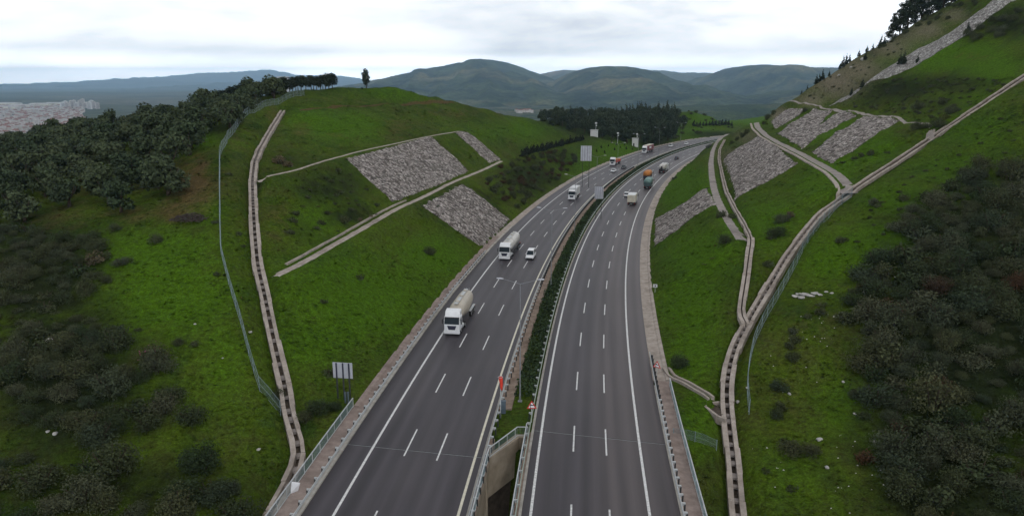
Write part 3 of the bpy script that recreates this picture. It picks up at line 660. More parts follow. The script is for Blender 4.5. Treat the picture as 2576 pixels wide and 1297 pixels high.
# ------------------------------------------------------------------ stepped drainage channels
def channel(label, line, w, ww, step, prot=.22, jit=.1, depth=.55):
    t = thing('drainage_channel', label, 'drainage channel', line[0])
    o = Vector(line[0]); ph = [random.uniform(-jit, jit) for _ in line]
    for sgn in (-1, 1):
        mb = MB(); seg = []
        L = [(p[0]-o.x, p[1]-o.y, p[2]-o.z) for p in line]
        i = 0
        while i < len(L)-1:                       # cast in slabs, each a little out of line
            j = min(i+2, len(L)-1); q = random.uniform(-.09, .09); u = random.uniform(-.10, .07)
            a, b = (w/2, w/2+ww+q)
            mb.sweep(L[i:j+1], [(sgn*a, -depth-.3), (sgn*a, prot+u), (sgn*b, prot+u-.02), (sgn*b, -depth-.3)]); i = j
        mb.obj('side_wall', M['conc'], t)
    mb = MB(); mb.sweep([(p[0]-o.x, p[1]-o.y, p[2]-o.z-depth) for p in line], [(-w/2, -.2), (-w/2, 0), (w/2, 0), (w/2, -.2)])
    mb.obj('channel_floor', M['wetfloor_and_shade'], t)
    if step:
        P = resample(line, .5); k = 2
        while k < len(P)-2:
            a, b = P[k], P[k+1]; rz = math.atan2(b[1]-a[1], b[0]-a[0]); q = random.uniform(.7, 1.25)
            MB().box((0, 0, 0), (step*.4*q, w*.98, depth*random.uniform(.4, .62))).obj('step', M['conc_grey'], t, loc=(a[0]-o.x, a[1]-o.y, a[2]-o.z-depth*.55), rz=rz)
            k += max(2, int(step*random.uniform(.75, 1.3)/.5))
    return t
channel('stepped concrete channel climbing the left hill beside the wire fence', chanL[:], .5, .52, 2.1)
k = next(i for i, p in enumerate(chanR) if p[1] > 138)
channel('long stepped concrete channel with a wire fence beside it on the right', chanR[:k+1], .52, .52, 1.9)
channel('straight pale concrete channel climbing to the right edge of the photo', chanR[k:], .9, .4, 0, .16, .1, .22)
k1 = next(i for i, p in enumerate(ch1R) if p[1] > 131)
channel('short concrete channel linking the end of the grey berm path to the fenced channel', ch1R[:k1+1], .2, .5, 0, .2, .1, .3)
channel('narrow pale concrete channel along the uphill edge of the lower grey berm path', ch1R[k1:], .25, .36, 0, .2, .1, .3)
bi = [offset(berm2R, 2.0)][0]
mb = MB(); mb.sweep([(p[0], p[1], float(Hh(p[0], p[1]))) for p in offset(berm2R, -1.7)], [(-.4, -.5), (-.4, .2), (.4, .2), (.4, -.5)])
thing_mesh('concrete_kerb', mb, M['conc'], 'pale concrete kerb along one edge of the upper sloping berm path on the right', 'kerb')
mb = MB(); lk = resample(DL([(2345, 313, 166), (2338, 335, 164), (2340, 354, 161.5)]), 1.5)
mb.sweep([(p[0], p[1], float(Hh(p[0], p[1]))) for p in lk], [(-.7, -.5), (-.7, .15), (-.3, .15), (-.25, -.1), (.25, -.1), (.3, .15), (.7, .15), (.7, -.5)])
thing_mesh('drain_ditch', mb, M['conc'], 'short pale link ditch joining the topmost berm to the straight channel', 'drainage ditch')

# paths laid on the berms
def drape(name, line, a, b, mat, up=.09, nw=4, step=1.2, jag_=.12):
    L = resample(line, step); V = []
    for k in range(nw):
        o = a+(b-a)*k/(nw-1); 
        for i, p in enumerate(offset(L, o)):
            j = (vnoise(i*.7, k*9.1, 3)-.5)*2*jag_ if k in (0, nw-1) else 0
            q = offset([L[max(i-1, 0)], L[i], L[min(i+1, len(L)-1)]], o+j)[1]
            e = .22 if k in (0, nw-1) else 0
            V.append((q[0], q[1], max(float(Hh(q[0], q[1])), p[2]-.6)+up-e))
    i = np.arange(len(V)).reshape(nw, len(L)); f = np.stack([i[:-1, :-1], i[:-1, 1:], i[1:, 1:], i[1:, :-1]], -1).reshape(-1, 4)
    return struct(link(name, npmesh(name, V, f, mat, True)))
drape('path', berm1R, -1.9, 1.5, M['conc_grey']); drape('path', berm2R, -1.3, 1.9, M['conc_grey']); drape('path', berm3R, -.75, .75, M['conc_grey'])
drape('path', berm1L[1:], -1.25, .95, M['conc']); drape('path', berm2L, -.75, .6, M['conc'])
mb = MB(); mb.sweep([(p[0], p[1], float(Hh(p[0], p[1]))+.12) for p in offset(berm1L[3:int(len(berm1L)*.45)], -1.75)], [(-.22, -.4), (-.22, .1), (.22, .1), (.22, -.4)])
thing_mesh('concrete_kerb', mb, M['conc'], 'low broken concrete kerb along the uphill edge of the lower left berm path', 'kerb')

# stone pitched panels
def panel(label, Lp, Rp, mat=None, up=.16, res=.75, thick=.5):
    def pol(P):
        W = [hit(*p) if isinstance(p, tuple) and len(p) == 2 else UD(*p) for p in P]; return [w for w in W if w]
    A, B = np.array(pol(Lp)), np.array(pol(Rp))
    def rs(P, n):
        d = np.r_[0, np.cumsum(np.linalg.norm(np.diff(P, axis=0), axis=1))]; t = np.linspace(0, d[-1], n); return np.c_[[np.interp(t, d, P[:, k]) for k in range(3)]].T
    ln = max(np.linalg.norm(np.diff(A, axis=0), axis=1).sum(), np.linalg.norm(np.diff(B, axis=0), axis=1).sum()); n = max(4, int(ln/res)); m = max(4, int(np.linalg.norm(A-B, axis=1).max() if len(A) == len(B) else np.linalg.norm(A[0]-B[0]))); m = max(4, int(m/res))
    a, b = rs(A, n), rs(B, n); w = np.linspace(0, 1, m)[None, :, None]
    G = a[:, None]*(1-w)+b[:, None]*w; x, y = G[..., 0], G[..., 1]
    ex = (fbm(x*.7, y*.7, 2, 21)-.5)*1.0; bd = np.zeros(x.shape); bd[[0, -1]] = 1; bd[:, [0, -1]] = 1
    x = x+ex*bd; y = y+(fbm(x*.7, y*.7, 2, 25)-.5)*1.0*bd
    z = Hh(x, y)+up+(vnoise(x*1.3, y*1.3, 31)-.5)*.35; z[bd > 0] -= .3
    i = np.arange(x.size).reshape(x.shape); f = np.stack([i[:-1, :-1], i[:-1, 1:], i[1:, 1:], i[1:, :-1]], -1).reshape(-1, 4)
    return tag(link('stone_pitching', npmesh('stone_pitching', np.c_[x.ravel(), y.ravel(), z.ravel()], f, mat or M['riprap'], True)), label, 'stone pitching', 'stone pitched panels on the cut slopes')
PAN = [
    ('widest grey stone-pitched panel on the left hill, between its two berm paths', [(866, 398), (988, 511)], [(1080, 343), (1180, 431)]),
    ('narrow grey stone-pitched strip at the end of the upper left berm path', [(1140, 334), (1232, 411)], [(1173, 331), (1262, 400)]),
    ('grey stone-pitched panel on the left hill reaching down to the road edge', [(1056, 516), (1212, 625)], [(1160, 462), (1287, 553)]),
    ('grey stone-pitched panel between the road edge and the lower grey path on the right', [(1643, 621), (1805, 515)], [(1645, 550), (1779, 472)]),
    ('largest grey stone-pitched panel on the right, between the two sloping grey paths', [(1848, 506), (2008, 412)], [(1817, 406), (1913, 342)]),
    ('smallest stone-pitched strip at the far end of the right upper berm', [(1938, 306), (1975, 275)], [(1950, 325), (2030, 272)]),
    ('stone-pitched strip with a grass wedge beside it on the upper right cut', [(1953, 337), (2048, 272)], [(2003, 362), (2094, 278)]),
    ('narrow stone-pitched strip between two grass bands on the upper right cut', [(1983, 357), (2112, 282)], [(2018, 376), (2157, 290)]),
    ('nearest wide stone-pitched strip on the upper right cut', [(2040, 384), (2175, 292)], [(2092, 413), (2262, 306)])]
for a, b, c in PAN: panel(a, b, c)
panel('long pale rubble strip climbing the right mountainside to the top of the photo', [(2084, 264, 272), (2131, 236, 266), (2206, 193, 260), (2288, 132, 257), (2345, 122, 252), (2407, 64, 248), (2440, 48, 246), (2478, 0, 244), (2530, -60, 246)], [(2127, 252, 262), (2182, 214, 256), (2235, 195, 250), (2288, 173, 246), (2340, 138, 240), (2400, 112, 239), (2458, 82, 238), (2520, 50, 236), (2575, -50, 236)], M['riprap_pale'], .35, 1.2)
EXPOLY = []
for a, b, c in PAN:
    w = [hit(*p) for p in (b[0], b[1], c[1], c[0])]
    if all(w): EXPOLY.append([(q[0], q[1]) for q in w])

# ------------------------------------------------------------------ retaining wall and railings at the bridge ends
wl = [(-3.6, 58.), (-2.5, 68.6), (.75, 73.4), (1.9, 73.4)]
mb = MB()
out = [(-3.95, 58.), (-2.95, 68.9), (.4, 74.2), (2.4, 74.2)]
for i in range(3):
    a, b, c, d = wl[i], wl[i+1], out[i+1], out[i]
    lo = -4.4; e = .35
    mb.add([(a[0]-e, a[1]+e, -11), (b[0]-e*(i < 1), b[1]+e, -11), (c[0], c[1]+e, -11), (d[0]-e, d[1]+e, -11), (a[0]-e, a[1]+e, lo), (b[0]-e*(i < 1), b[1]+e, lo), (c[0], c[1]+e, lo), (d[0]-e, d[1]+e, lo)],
           [(0, 1, 5, 4), (1, 2, 6, 5), (2, 3, 7, 6), (3, 0, 4, 7)], 1)  # darker lower wall: the shade under the bridge is put into its colour
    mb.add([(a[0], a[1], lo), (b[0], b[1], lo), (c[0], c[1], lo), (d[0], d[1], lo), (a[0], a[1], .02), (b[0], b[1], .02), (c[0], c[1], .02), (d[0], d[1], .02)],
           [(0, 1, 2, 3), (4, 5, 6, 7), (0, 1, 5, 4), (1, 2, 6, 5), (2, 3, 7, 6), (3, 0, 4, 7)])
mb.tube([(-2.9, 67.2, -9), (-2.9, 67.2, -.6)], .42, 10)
thing_mesh('retaining_wall', mb, [M['conc_wall'], M['wetfloor_and_shade']], 'stained concrete retaining wall closing the gap between the two bridges', 'retaining wall')
mb = MB(); mb.box((-1., 62, -11.2), (5, 26, .3)); struct(mb.obj('ground', M['wetfloor_and_shade']))

def railing(label, pts, h=1.15, post=2.0, bal=.16, base=.1):
    o = Vector(pts[0]); t = thing('railing', label, 'railing', pts[0])
    L = [tuple(Vector(p)-o) for p in pts]
    MB().sweep([(p[0], p[1], p[2]+h+base) for p in L], [(-.05, -.04), (-.05, .04), (.05, .04), (.05, -.04)]).obj('top_rail', M['galv'], t)
    MB().sweep([(p[0], p[1], p[2]+.12+base) for p in L], [(-.03, -.03), (-.03, .03), (.03, .03), (.03, -.03)]).obj('bottom_rail', M['galv'], t)
    mb = MB()
    for p in resample(L, bal): mb.box((p[0], p[1], p[2]+base+.1+h/2), (.022, .022, h-.1))
    mb.obj('balusters', M['wire'], t)['kind'] = 'stuff'
    for p in resample(L, post): MB().box((0, 0, h/2), (.07, .07, h)).obj('post', M['galv'], t, loc=(p[0], p[1], p[2]+base))
    return t
railing('white-topped steel railing on the outer edge of the left bridge walkway', [rp(s, oL1(s)-5.15) for s in np.linspace(S78, 18, 24)], 1.15, 2.2)
railing('white-topped steel railing beside the walkway on the right of the road', [rp(s, LWR+4.75) for s in np.linspace(s_of_y(89), 18, 24)], 1.1, 2.2)
railing('angled steel railing around the opening between the two bridges', [rp(s, oL2(s)+1.45) for s in np.linspace(20, s_of_y(67), 14)]+[(-2.35, 68.8, 0), (.6, 73.5, 0), (1.75, 73.5, 0)], 1.15, 1.6)
railing('straight white-railed edge of the opening along the right bridge', [rp(s, -1.6) for s in np.linspace(S74+.2, 20, 20)], 1.15, 2.)

def guardrail(label, s0, s1, off, mat, side, postgap, zt=.75, flag=1.):
    """side: +1 if the posts stand on the right of the rail"""
    o0 = rp(s0, off(s0)); t = thing('guardrail', label, 'guardrail', o0); o = Vector(o0)
    L = [tuple(Vector(rp(s, off(s)))-o) for s in np.linspace(s0, s1, max(3, int((s1-s0)/2.5)))]
    w = .03*side
    MB().sweep([(p[0], p[1], p[2]+zt) for p in L], [(0, -.16), (-w, -.11), (0, -.05), (0, .05), (-w, .11), (0, .16), (w*1.2, .16), (w*.2, .11), (w*1.2, .05), (w*1.2, -.05), (w*.2, -.11), (w*1.2, -.16)]).obj('rail', mat, t)
    ss = np.arange(s0, s1, postgap); rest = MB(); proto = None
    for k, s in enumerate(ss):
        p = Vector(rp(s, off(s)))-o; d = rdir(s); rz = math.atan2(d[1], d[0])
        if k < 98:
            if proto is None:
                proto = MB().box((0, -.36*side, .36), (.16, .14, .74), 1).box((0, -.19*side, zt), (.15, .42, .26), 0).mesh('post', [M['galv'], M['postdark']])
            link('post', proto, t, (p.x, p.y, p.z), rz)
        else:
            rest.box((p.x+d[1]*.25*side, p.y-d[0]*.25*side, .4), (.16, .3, .84), 0, rz)
    if len(rest.v): rest.obj('posts', M['postdark'], t)['kind'] = 'stuff'
    return t
guardrail('steel guardrail along the outer edge of the left carriageway, ending near the stone panel', 18, s_of_y(158), lambda s: oL1(s)-3.05, M['galv'], -1, 2.0)
guardrail('steel guardrail on the median edge of the left carriageway, following the curve', 18, s_of_y(330), lambda s: oL2(s)+1.15, M['galv'], 1, 2.0)
guardrail('pale green steel guardrail in front of the hedge along the right carriageway', S74-56, SEND-60, lambda s: -1.25, M['galv_green'], -1, 2.6)
guardrail('steel guardrail on the outer edge of the right carriageway beside the pink walkway', 18, s_of_y(99), lambda s: LWR+2.85, M['galv'], 1, 1.5)

# wire fences
def net_mat():
    m = N('wire_mesh'); v = m.co('UV')
    sp = m.n('ShaderNodeSeparateXYZ'); m.l(v, sp.inputs[0])
    a = m.math('ADD', sp.outputs[0], sp.outputs[1]); b = m.math('SUBTRACT', sp.outputs[0], sp.outputs[1])
    f = lambda q: m.math('LESS_THAN', m.math('FRACT', q), .11)
    k = m.math('MAXIMUM', f(a), f(b)); tr = m.n('ShaderNodeBsdfTransparent'); mx = m.n('ShaderNodeMixShader')
    m.base((.17, .23, .26), .5, .3); m.l(k, mx.inputs[0]); m.l(tr.outputs[0], mx.inputs[1]); m.l(m.b.outputs[0], mx.inputs[2]); m.l(mx.outputs[0], m.out.inputs[0])
    return m.mat
M['net'] = net_mat()
def fence(label, line, h=1.9, gap=3., wr=.022):
    L0 = [(p[0], p[1], float(Hh(p[0], p[1]))) for p in resample(line, 1.5)]
    o = Vector(L0[0]); t = thing('wire_fence', label, 'fence', L0[0]); L = [tuple(Vector(p)-o) for p in L0]
    V = []; UV = []; Fs = []; d = 0
    for i, p in enumerate(L):
        if i: d += math.hypot(p[0]-L[i-1][0], p[1]-L[i-1][1])
        V += [(p[0], p[1], p[2]+.05), (p[0], p[1], p[2]+h)]; UV += [(d/.12, 0), (d/.12, h/.12)]
        if i: Fs.append((2*i-2, 2*i, 2*i+1, 2*i-1))
    me = npmesh('mesh_panel', V, Fs, M['net']); l = me.uv_layers.new(name='UVMap'); vi = np.zeros(len(me.loops), np.int32); me.loops.foreach_get('vertex_index', vi)
    l.data.foreach_set('uv', np.array(UV, np.float32)[vi].ravel()); link('mesh_panel', me, t)
    mb = MB()
    for q in (.1, h*.5, h): mb.tube([(p[0], p[1], p[2]+q) for p in L], wr, 4)
    mb.obj('line_wire', M['wire'], t)
    pm = MB().tube([(0, 0, -.3), (0, 0, h+.05)], .04, 6).mesh('post', M['wire']); P = resample(L, gap)
    if len(P) > 99: P = resample(L, gap*len(P)/98)
    for p in P: link('post', pm, t, p)
    return t
fence('tall wire mesh fence winding up the left hill beside the olive grove', fenceL)
fence('blue-grey wire fence along the outer side of the right-hand channel', offset([p for p in chanR if 79 < p[1] < 139], 2.4), 1.9)
fence('low wire fence crossing the grass between the right walkway and the channel', [(17.9, 74.3, 0), (20, 74.0, 0), (22.6, 73.6, 0)], 1.2, 2.3, .008)

# ------------------------------------------------------------------ plants
def leaves(blobs, n, size, seed, flat=.0, up=.25, aspect=1.5):
    """many leaf-sized faces spread through the volume of overlapping blobs [(x,y,z,rx,rz)]"""
    g = np.random.default_rng(seed); B = np.array(blobs, float); w = B[:, 3]**2*B[:, 4]**.5; w /= w.sum()
    k = g.choice(len(B), n, p=w); d = g.normal(size=(n, 3)); d /= np.linalg.norm(d, axis=1)[:, None]
    r = g.uniform(.12, 1., n)**.42
    c = B[k, :3]+d*r[:, None]*np.c_[B[k, 3], B[k, 3], B[k, 4]]
    nr = d+g.normal(size=(n, 3))*.75; nr[:, 2] += up; nr[:, 2] *= (1+flat); nr /= np.linalg.norm(nr, axis=1)[:, None]
    t = np.cross(nr, g.normal(size=(n, 3))); t /= np.linalg.norm(t, axis=1)[:, None]; b = np.cross(nr, t)
    s = (size*g.uniform(.55, 1.35, n))[:, None]
    V = np.stack([c-t*s*aspect*.5, c+b*s*.5, c+t*s*aspect*.5, c-b*s*.5], 1).reshape(-1, 3)
    return V, np.arange(n*4).reshape(n, 4)
def blobset(seed, n, R_, H0, H1, r0, r1, sq=.8):
    q = random.Random(seed); out = []
    for i in range(n):
        a = q.uniform(0, 6.283); d = R_*math.sqrt(q.random()); z = q.uniform(H0, H1)*(1-.35*(d/R_)**2)
        r = q.uniform(r0, r1); out.append((d*math.cos(a), d*math.sin(a), z, r, r*sq))
    return out
def trunk_mesh(name, h, r, seed, limbs=4, spread=1.2, top=None):
    q = random.Random(seed); mb = MB(); lean = (q.uniform(-.2, .2), q.uniform(-.2, .2))
    mb.tube([(0, 0, -.4), (lean[0]*.3, lean[1]*.3, h*.5), (lean[0], lean[1], h)], [r*1.25, r, r*.75], 7)
    for i in range(limbs):
        a = i*6.283/limbs+q.uniform(-.5, .5); L = spread*q.uniform(.7, 1.2)
        mb.tube([(lean[0]*.9, lean[1]*.9, h*.85), (lean[0]+L*.5*math.cos(a), lean[1]+L*.5*math.sin(a), h+L*.5), (lean[0]+L*math.cos(a), lean[1]+L*math.sin(a), (top or h+L))], [r*.6, r*.4, r*.15], 5)
    return mb.mesh(name, M['trunk'], True)

def crown(name, blobs, n, size, mat, seed, **k):
    v, f = leaves(blobs, n, size, seed, **k); return npmesh(name, v, f, mat)
OLV = []
for i in range(6):
    bl = blobset(40+i, 11, 2.0, 2.2, 4.4, .85, 1.45, .85)
    OLV.append((crown('crown', bl, 1150, .36, M['olive'], 50+i), trunk_mesh('trunk', 1.3, .22, i, 4, 1.4, 3.2)))
def fir_blobs(h, r, seed, lean=.0):
    q = random.Random(seed); out = []
    for k in range(11):
        z = h*(.12+.86*k/10.); rr = r*(1-.88*k/10.)
        m = max(1, int(5*(1-k/11.))+1)
        for j in range(m):
            a = q.uniform(0, 6.28); out.append((rr*.6*math.cos(a), rr*.6*math.sin(a), z+q.uniform(-.2, .2), max(.16*r, rr*q.uniform(.42, .62)), h*.055))
    return out
FIR = []
for i in range(5):
    h = 1.; FIR.append((crown('crown', fir_blobs(9., 2.1, 60+i), 750, .42, M['pine'], 70+i, up=.1, aspect=2.2), trunk_mesh('trunk', 7.5, .16, i, 0)))
YFIR = [crown('crown', fir_blobs(3.2, .95, 160+i), 420, .24, M['fir'], 170+i, up=.1, aspect=2.) for i in range(3)]
YFT = trunk_mesh('trunk', 2.6, .07, 3, 0)
# tall irregular pines with bare lower trunks and layered crowns
TPN = []
for i in range(4):
    q = random.Random(300+i); bl = []; h = 12.
    for k in range(9):
        z = h*(.2+.8*k/8.); rr = 3.1*(1-.74*(k/8.)**1.2)
        for j in range(4 if k < 7 else 2):
            a = q.uniform(0, 6.28); d = rr*q.uniform(.35, .95); bl.append((d*math.cos(a)*(1 if k < 8 else .2), d*math.sin(a)*(1 if k < 8 else .2), z+q.uniform(-.5, .5), q.uniform(.95, 1.5), q.uniform(.75, 1.15)))
    mb = MB(); mb.tube([(0, 0, -.6), (.1, .1, 5), (.25, 0, 9), (.2, -.1, 11.6)], [.26, .2, .13, .05], 7)
    for b in bl[::2]: mb.tube([(.15, .05, b[2]-.6), (b[0]*.6, b[1]*.6, b[2]-.2), (b[0], b[1], b[2])], [.09, .06, .02], 4)
    TPN.append((crown('crown', bl, 2600, .36, M['pine'], 310+i, aspect=2.), mb.mesh('trunk', M['trunk'], True)))
# bushy trees on the ridge, clear stems under rounded crowns
RDG = []
for i in range(4):
    bl = blobset(400+i, 12, 1.7, 3.2, 6.3, .8, 1.35, 1.0)
    RDG.append((crown('crown', bl, 1200, .36, M['pine'], 410+i), trunk_mesh('trunk', 2.6, .16, 20+i, 3, 1.0, 4.2)))
POP = [(0, 0, 2.2+k*.85, 1.55*math.sin(min(1, (k+1.4)/6.)*math.pi*.5)*(1-max(0, k-5)/6.5), .95) for k in range(9)]
POP = [(b[0]+random.uniform(-.45, .45), b[1]+random.uniform(-.45, .45), b[2], b[3], b[4]) for b in POP for _ in (0, 1)]

def shrub_mesh(seed, mat, n=520, size=.2, wide=1.0, h=1.0, m=7):
    bl = blobset(seed, m, .55*wide, .25*h, .8*h, .3, .52, .8)+[(0, 0, .3*h, .6*wide, .35*h)]
    return crown('leaves', bl, n, size*.5, mat, seed)
def stem_mesh(seed):
    q = random.Random(seed); mb = MB()
    for i in range(5):
        a = q.uniform(0, 6.28); mb.tube([(0, 0, -.25), (.2*math.cos(a), .2*math.sin(a), .3), (.45*math.cos(a), .45*math.sin(a), .75)], [.04, .03, .012], 4)
    return mb.mesh('stems', M['trunk'])
# unit shrubs (about 2 m wide before scaling)
SH = {'shrub': [shrub_mesh(500+i, M['shrub'], 620) for i in range(5)], 'shrubg': [shrub_mesh(520+i, M['shrubg'], 620) for i in range(4)], 'rust': [shrub_mesh(540+i, M['rust'], 560) for i in range(2)],
      'tanleaf': [shrub_mesh(550+i, M['tanleaf'], 520) for i in range(2)], 'yellow': [shrub_mesh(560+i, M['yellow'], 420) for i in range(2)], 'low': [shrub_mesh(570+i, M['shrub'], 380, .2, 1.1, .6, 5) for i in range(3)],
      'big': [shrub_mesh(580+i, M['shrub'], 2600, .095, 1.0, 1.1, 18) for i in range(5)], 'bigg': [shrub_mesh(590+i, M['shrubg'], 2600, .095, 1.0, 1.1, 18) for i in range(4)], 'bigrust': [shrub_mesh(600+i, M['rust'], 2200, .095, 1., 1., 14) for i in range(2)], 'pink': [shrub_mesh(620, M['pink'], 160, .12, .8, .9, 9)]}
STM = [stem_mesh(i) for i in range(3)]

def plant(kind, name, label, cat, group, x, y, z, sc, parts, rz=None, tall=1.):
    t = thing(name, label, cat, (x, y, z), random.uniform(0, 6.28) if rz is None else rz, group)
    t.scale = (sc, sc, sc*tall)
    for nm, me in parts: link(nm, me, t)
    return t
def shrub(px, py, dm, kind='shrub', label='dark green shrub standing alone on the grass slope', group='scattered dark shrubs on the grass slopes', tall=1., world=None):
    p = world or hit(px, py)
    if p is None: return None
    sc = dm/2.*random.uniform(.9, 1.1); lv = random.choice(SH[kind]); rz = random.uniform(0, 6.28)
    if group:                                  # the members of the large groups are linked later, the largest in view as things
        BUSH.append((dm*F/p[1], p, sc, lv, label, group, tall, rz)); return None
    return put_shrub(p, sc, lv, label, group, tall, rz, dm*F/p[1])
BUSH = []
def put_shrub(p, sc, lv, label, group, tall, rz, size):
    parts = [('leaves', lv)]
    if size > 28: parts.append(('stems', random.choice(STM)))
    return plant(None, 'shrub', label, 'shrub', group, p[0], p[1], p[2]-.12*sc, sc, parts, rz, tall)
def finish_shrubs(most):
    BUSH.sort(key=lambda b: -b[0])
    for b in BUSH[:most]: put_shrub(b[1], b[2], b[3], b[4], b[5], b[6], b[7], b[0])
    Vs, Fs, Ms, mats, n = [], [], [], [], 0
    for b in BUSH[most:]:
        me = b[3]; v = np.zeros(len(me.vertices)*3, np.float32); me.vertices.foreach_get('co', v); v = v.reshape(-1, 3)
        c, s_ = math.cos(b[7]), math.sin(b[7]); x, y, z = v[:, 0]*b[2], v[:, 1]*b[2], v[:, 2]*b[2]*b[6]
        Vs.append(np.c_[b[1][0]+x*c-y*s_, b[1][1]+x*s_+y*c, b[1][2]-.12*b[2]+z]); k = len(v)
        Fs.append(np.arange(n, n+k).reshape(-1, 4)); n += k; m = me.materials[0]
        if m not in mats: mats.append(m)
        Ms.append(np.full(k//4, mats.index(m), np.int32))
    me = npmesh('undergrowth', np.concatenate(Vs), np.concatenate(Fs), None); [me.materials.append(m) for m in mats]; me.polygons.foreach_set('material_index', np.concatenate(Ms))
    o = link('undergrowth', me); o['kind'] = 'stuff'; o['label'] = 'low undergrowth and small bushes over the slopes'; o['category'] = 'undergrowth'; print('bush', len(BUSH))

OPX = EXPOLY
EXL = [(chanL, 1.6), (chanR, 1.7), (ch1R, 1.3), (berm1R, 2.4), (berm2R, 2.4), (berm3R, 1.2), (berm1L, 1.7), (berm2L, 1.3), (dd, 1.)]
def clear(x, y, marg=0.):
    """true where the ground is free of road, paths, channels and stone"""
    ok = np.ones(x.shape, bool)
    for l, w in EXL: ok &= dist_poly(x, y, l, 5.)[0] > w+marg
    for P in OPX: ok &= ~inpoly(x, y, P)
    off, s, d = road_off(x, y); off = off.reshape(x.shape)
    ok &= ~((off > -7.3-LWL-5.4-marg) & (off < LWR+5.2+marg) & (d.reshape(x.shape) < 60))
    return ok
def scatter(poly, n, xr, yr, mind, seed, tries=40, marg=0.):
    """world positions, about evenly spaced on the ground, inside a region outlined on the photo"""
    g = np.random.default_rng(seed); x = g.uniform(*xr, n*tries); y = g.uniform(*yr, n*tries); z = Hh(x, y)
    px, py = proj(x, y, z); k = inpoly(px, py, poly); x, y, z = x[k], y[k], z[k]
    if len(x): k = clear(x, y, marg); x, y, z = x[k], y[k], z[k]
    out = []; cell = {}
    for a, b, c in zip(x, y, z):
        i, j = int(a//mind), int(b//mind)
        if any((a-p[0])**2+(b-p[1])**2 < mind*mind for u in (-1, 0, 1) for v in (-1, 0, 1) for p in cell.get((i+u, j+v), ())): continue
        cell.setdefault((i, j), []).append((a, b)); out.append((float(a), float(b), float(c)))
        if len(out) >= n: break
    return out
def seen(x, y, z):
    """rough check that a point above the ground is not behind a nearer hill"""
    t = np.linspace(.15, .97, 60); g = Hh(x*t, y*t); return bool(np.all(CAMH+(z-CAMH)*t > g-.2))

# olive grove on the left
GROVE = [(-60, 345), (40, 348), (150, 340), (260, 318), (400, 285), (520, 258), (600, 238), (690, 222), (725, 228), (690, 250), (640, 272), (600, 300), (574, 328), (545, 335), (450, 338), (430, 350), (520, 372), (505, 398), (462, 425), (450, 470), (420, 495), (395, 520), (330, 535), (270, 545), (200, 520), (120, 548), (20, 575), (-60, 580)]
ol = [p for p in scatter(GROVE, 420, (-190, -40), (105, 285), 6.3, 11) if seen(p[0], p[1], p[2]+4)]
for p in ol[:290]:
    c, tr = random.choice(OLV); plant('olive', 'olive_tree', 'round grey-green olive tree in the grove on the left hillside', 'olive tree', 'olive trees in the grove on the left', p[0], p[1], p[2]-.15, random.uniform(1.1, 1.6), [('crown', c), ('trunk', tr)])
# row of trees along the ridge beyond the grove
for px, py, h, D in [(560, 262, 1.1, 259), (580, 256, 1.2, 260), (590, 253, 1.1, 262), (648, 244, 1.15, 263), (668, 240, 1.2, 264), (686, 236, 1.3, 266), (704, 234, 1.2, 265), (720, 231, 1.15, 266), (736, 230, 1.1, 267), (750, 228, 1.1, 268), (789, 224, 1.05, 270), (812, 221, 1.1, 272), (600, 251, 1.25, 262), (618, 250, 1.4, 260), (640, 243, 1.2, 264), (660, 238, 1.1, 266), (676, 235, 1.15, 266), (695, 234, 1., 266), (712, 233, 1.15, 266), (728, 229, 1., 267), (744, 228, 1.05, 268), (757, 226, 1.2, 269), (770, 226, 1.05, 270), (783, 224, 1.1, 270), (796, 222, 1.05, 271), (806, 221, 1.15, 272), (818, 220, 1.1, 272), (827, 219, 1.25, 273), (836, 218, 1.15, 274)]:
    x, y, z = UD(px, py, D); z = float(Hh(x, y)); c, tr = random.choice(RDG)
    plant('r', 'ridge_tree', 'dark bushy tree with a clear stem in the row along the left ridge', 'tree', 'row of dark trees along the left ridge', x, y, z-.2, h*.78, [('crown', c), ('trunk', tr)], None, 1.0)
x, y, z = UD(921, 210, 297); z = float(Hh(x, y))
t = plant('p', 'poplar_tree', 'lone upright dark tree on the very top of the left hill', 'tree', None, x, y, z-.2, .84, [('crown', crown('crown', [(b[0]*1.3, b[1]*1.3, b[2], b[3]*1.25, b[4]) for b in POP], 2000, .34, M['pine'], 77)), ('trunk', trunk_mesh('trunk', 3.2, .22, 9, 3, .6, 4.))])
x, y, z = UD(891, 212, 290)
shrub(0, 0, 1.6, 'shrub', 'tiny dark bush beside the lone tree on the left hilltop', None, 1., (x+2.9, y, float(Hh(x+2.9, y))))

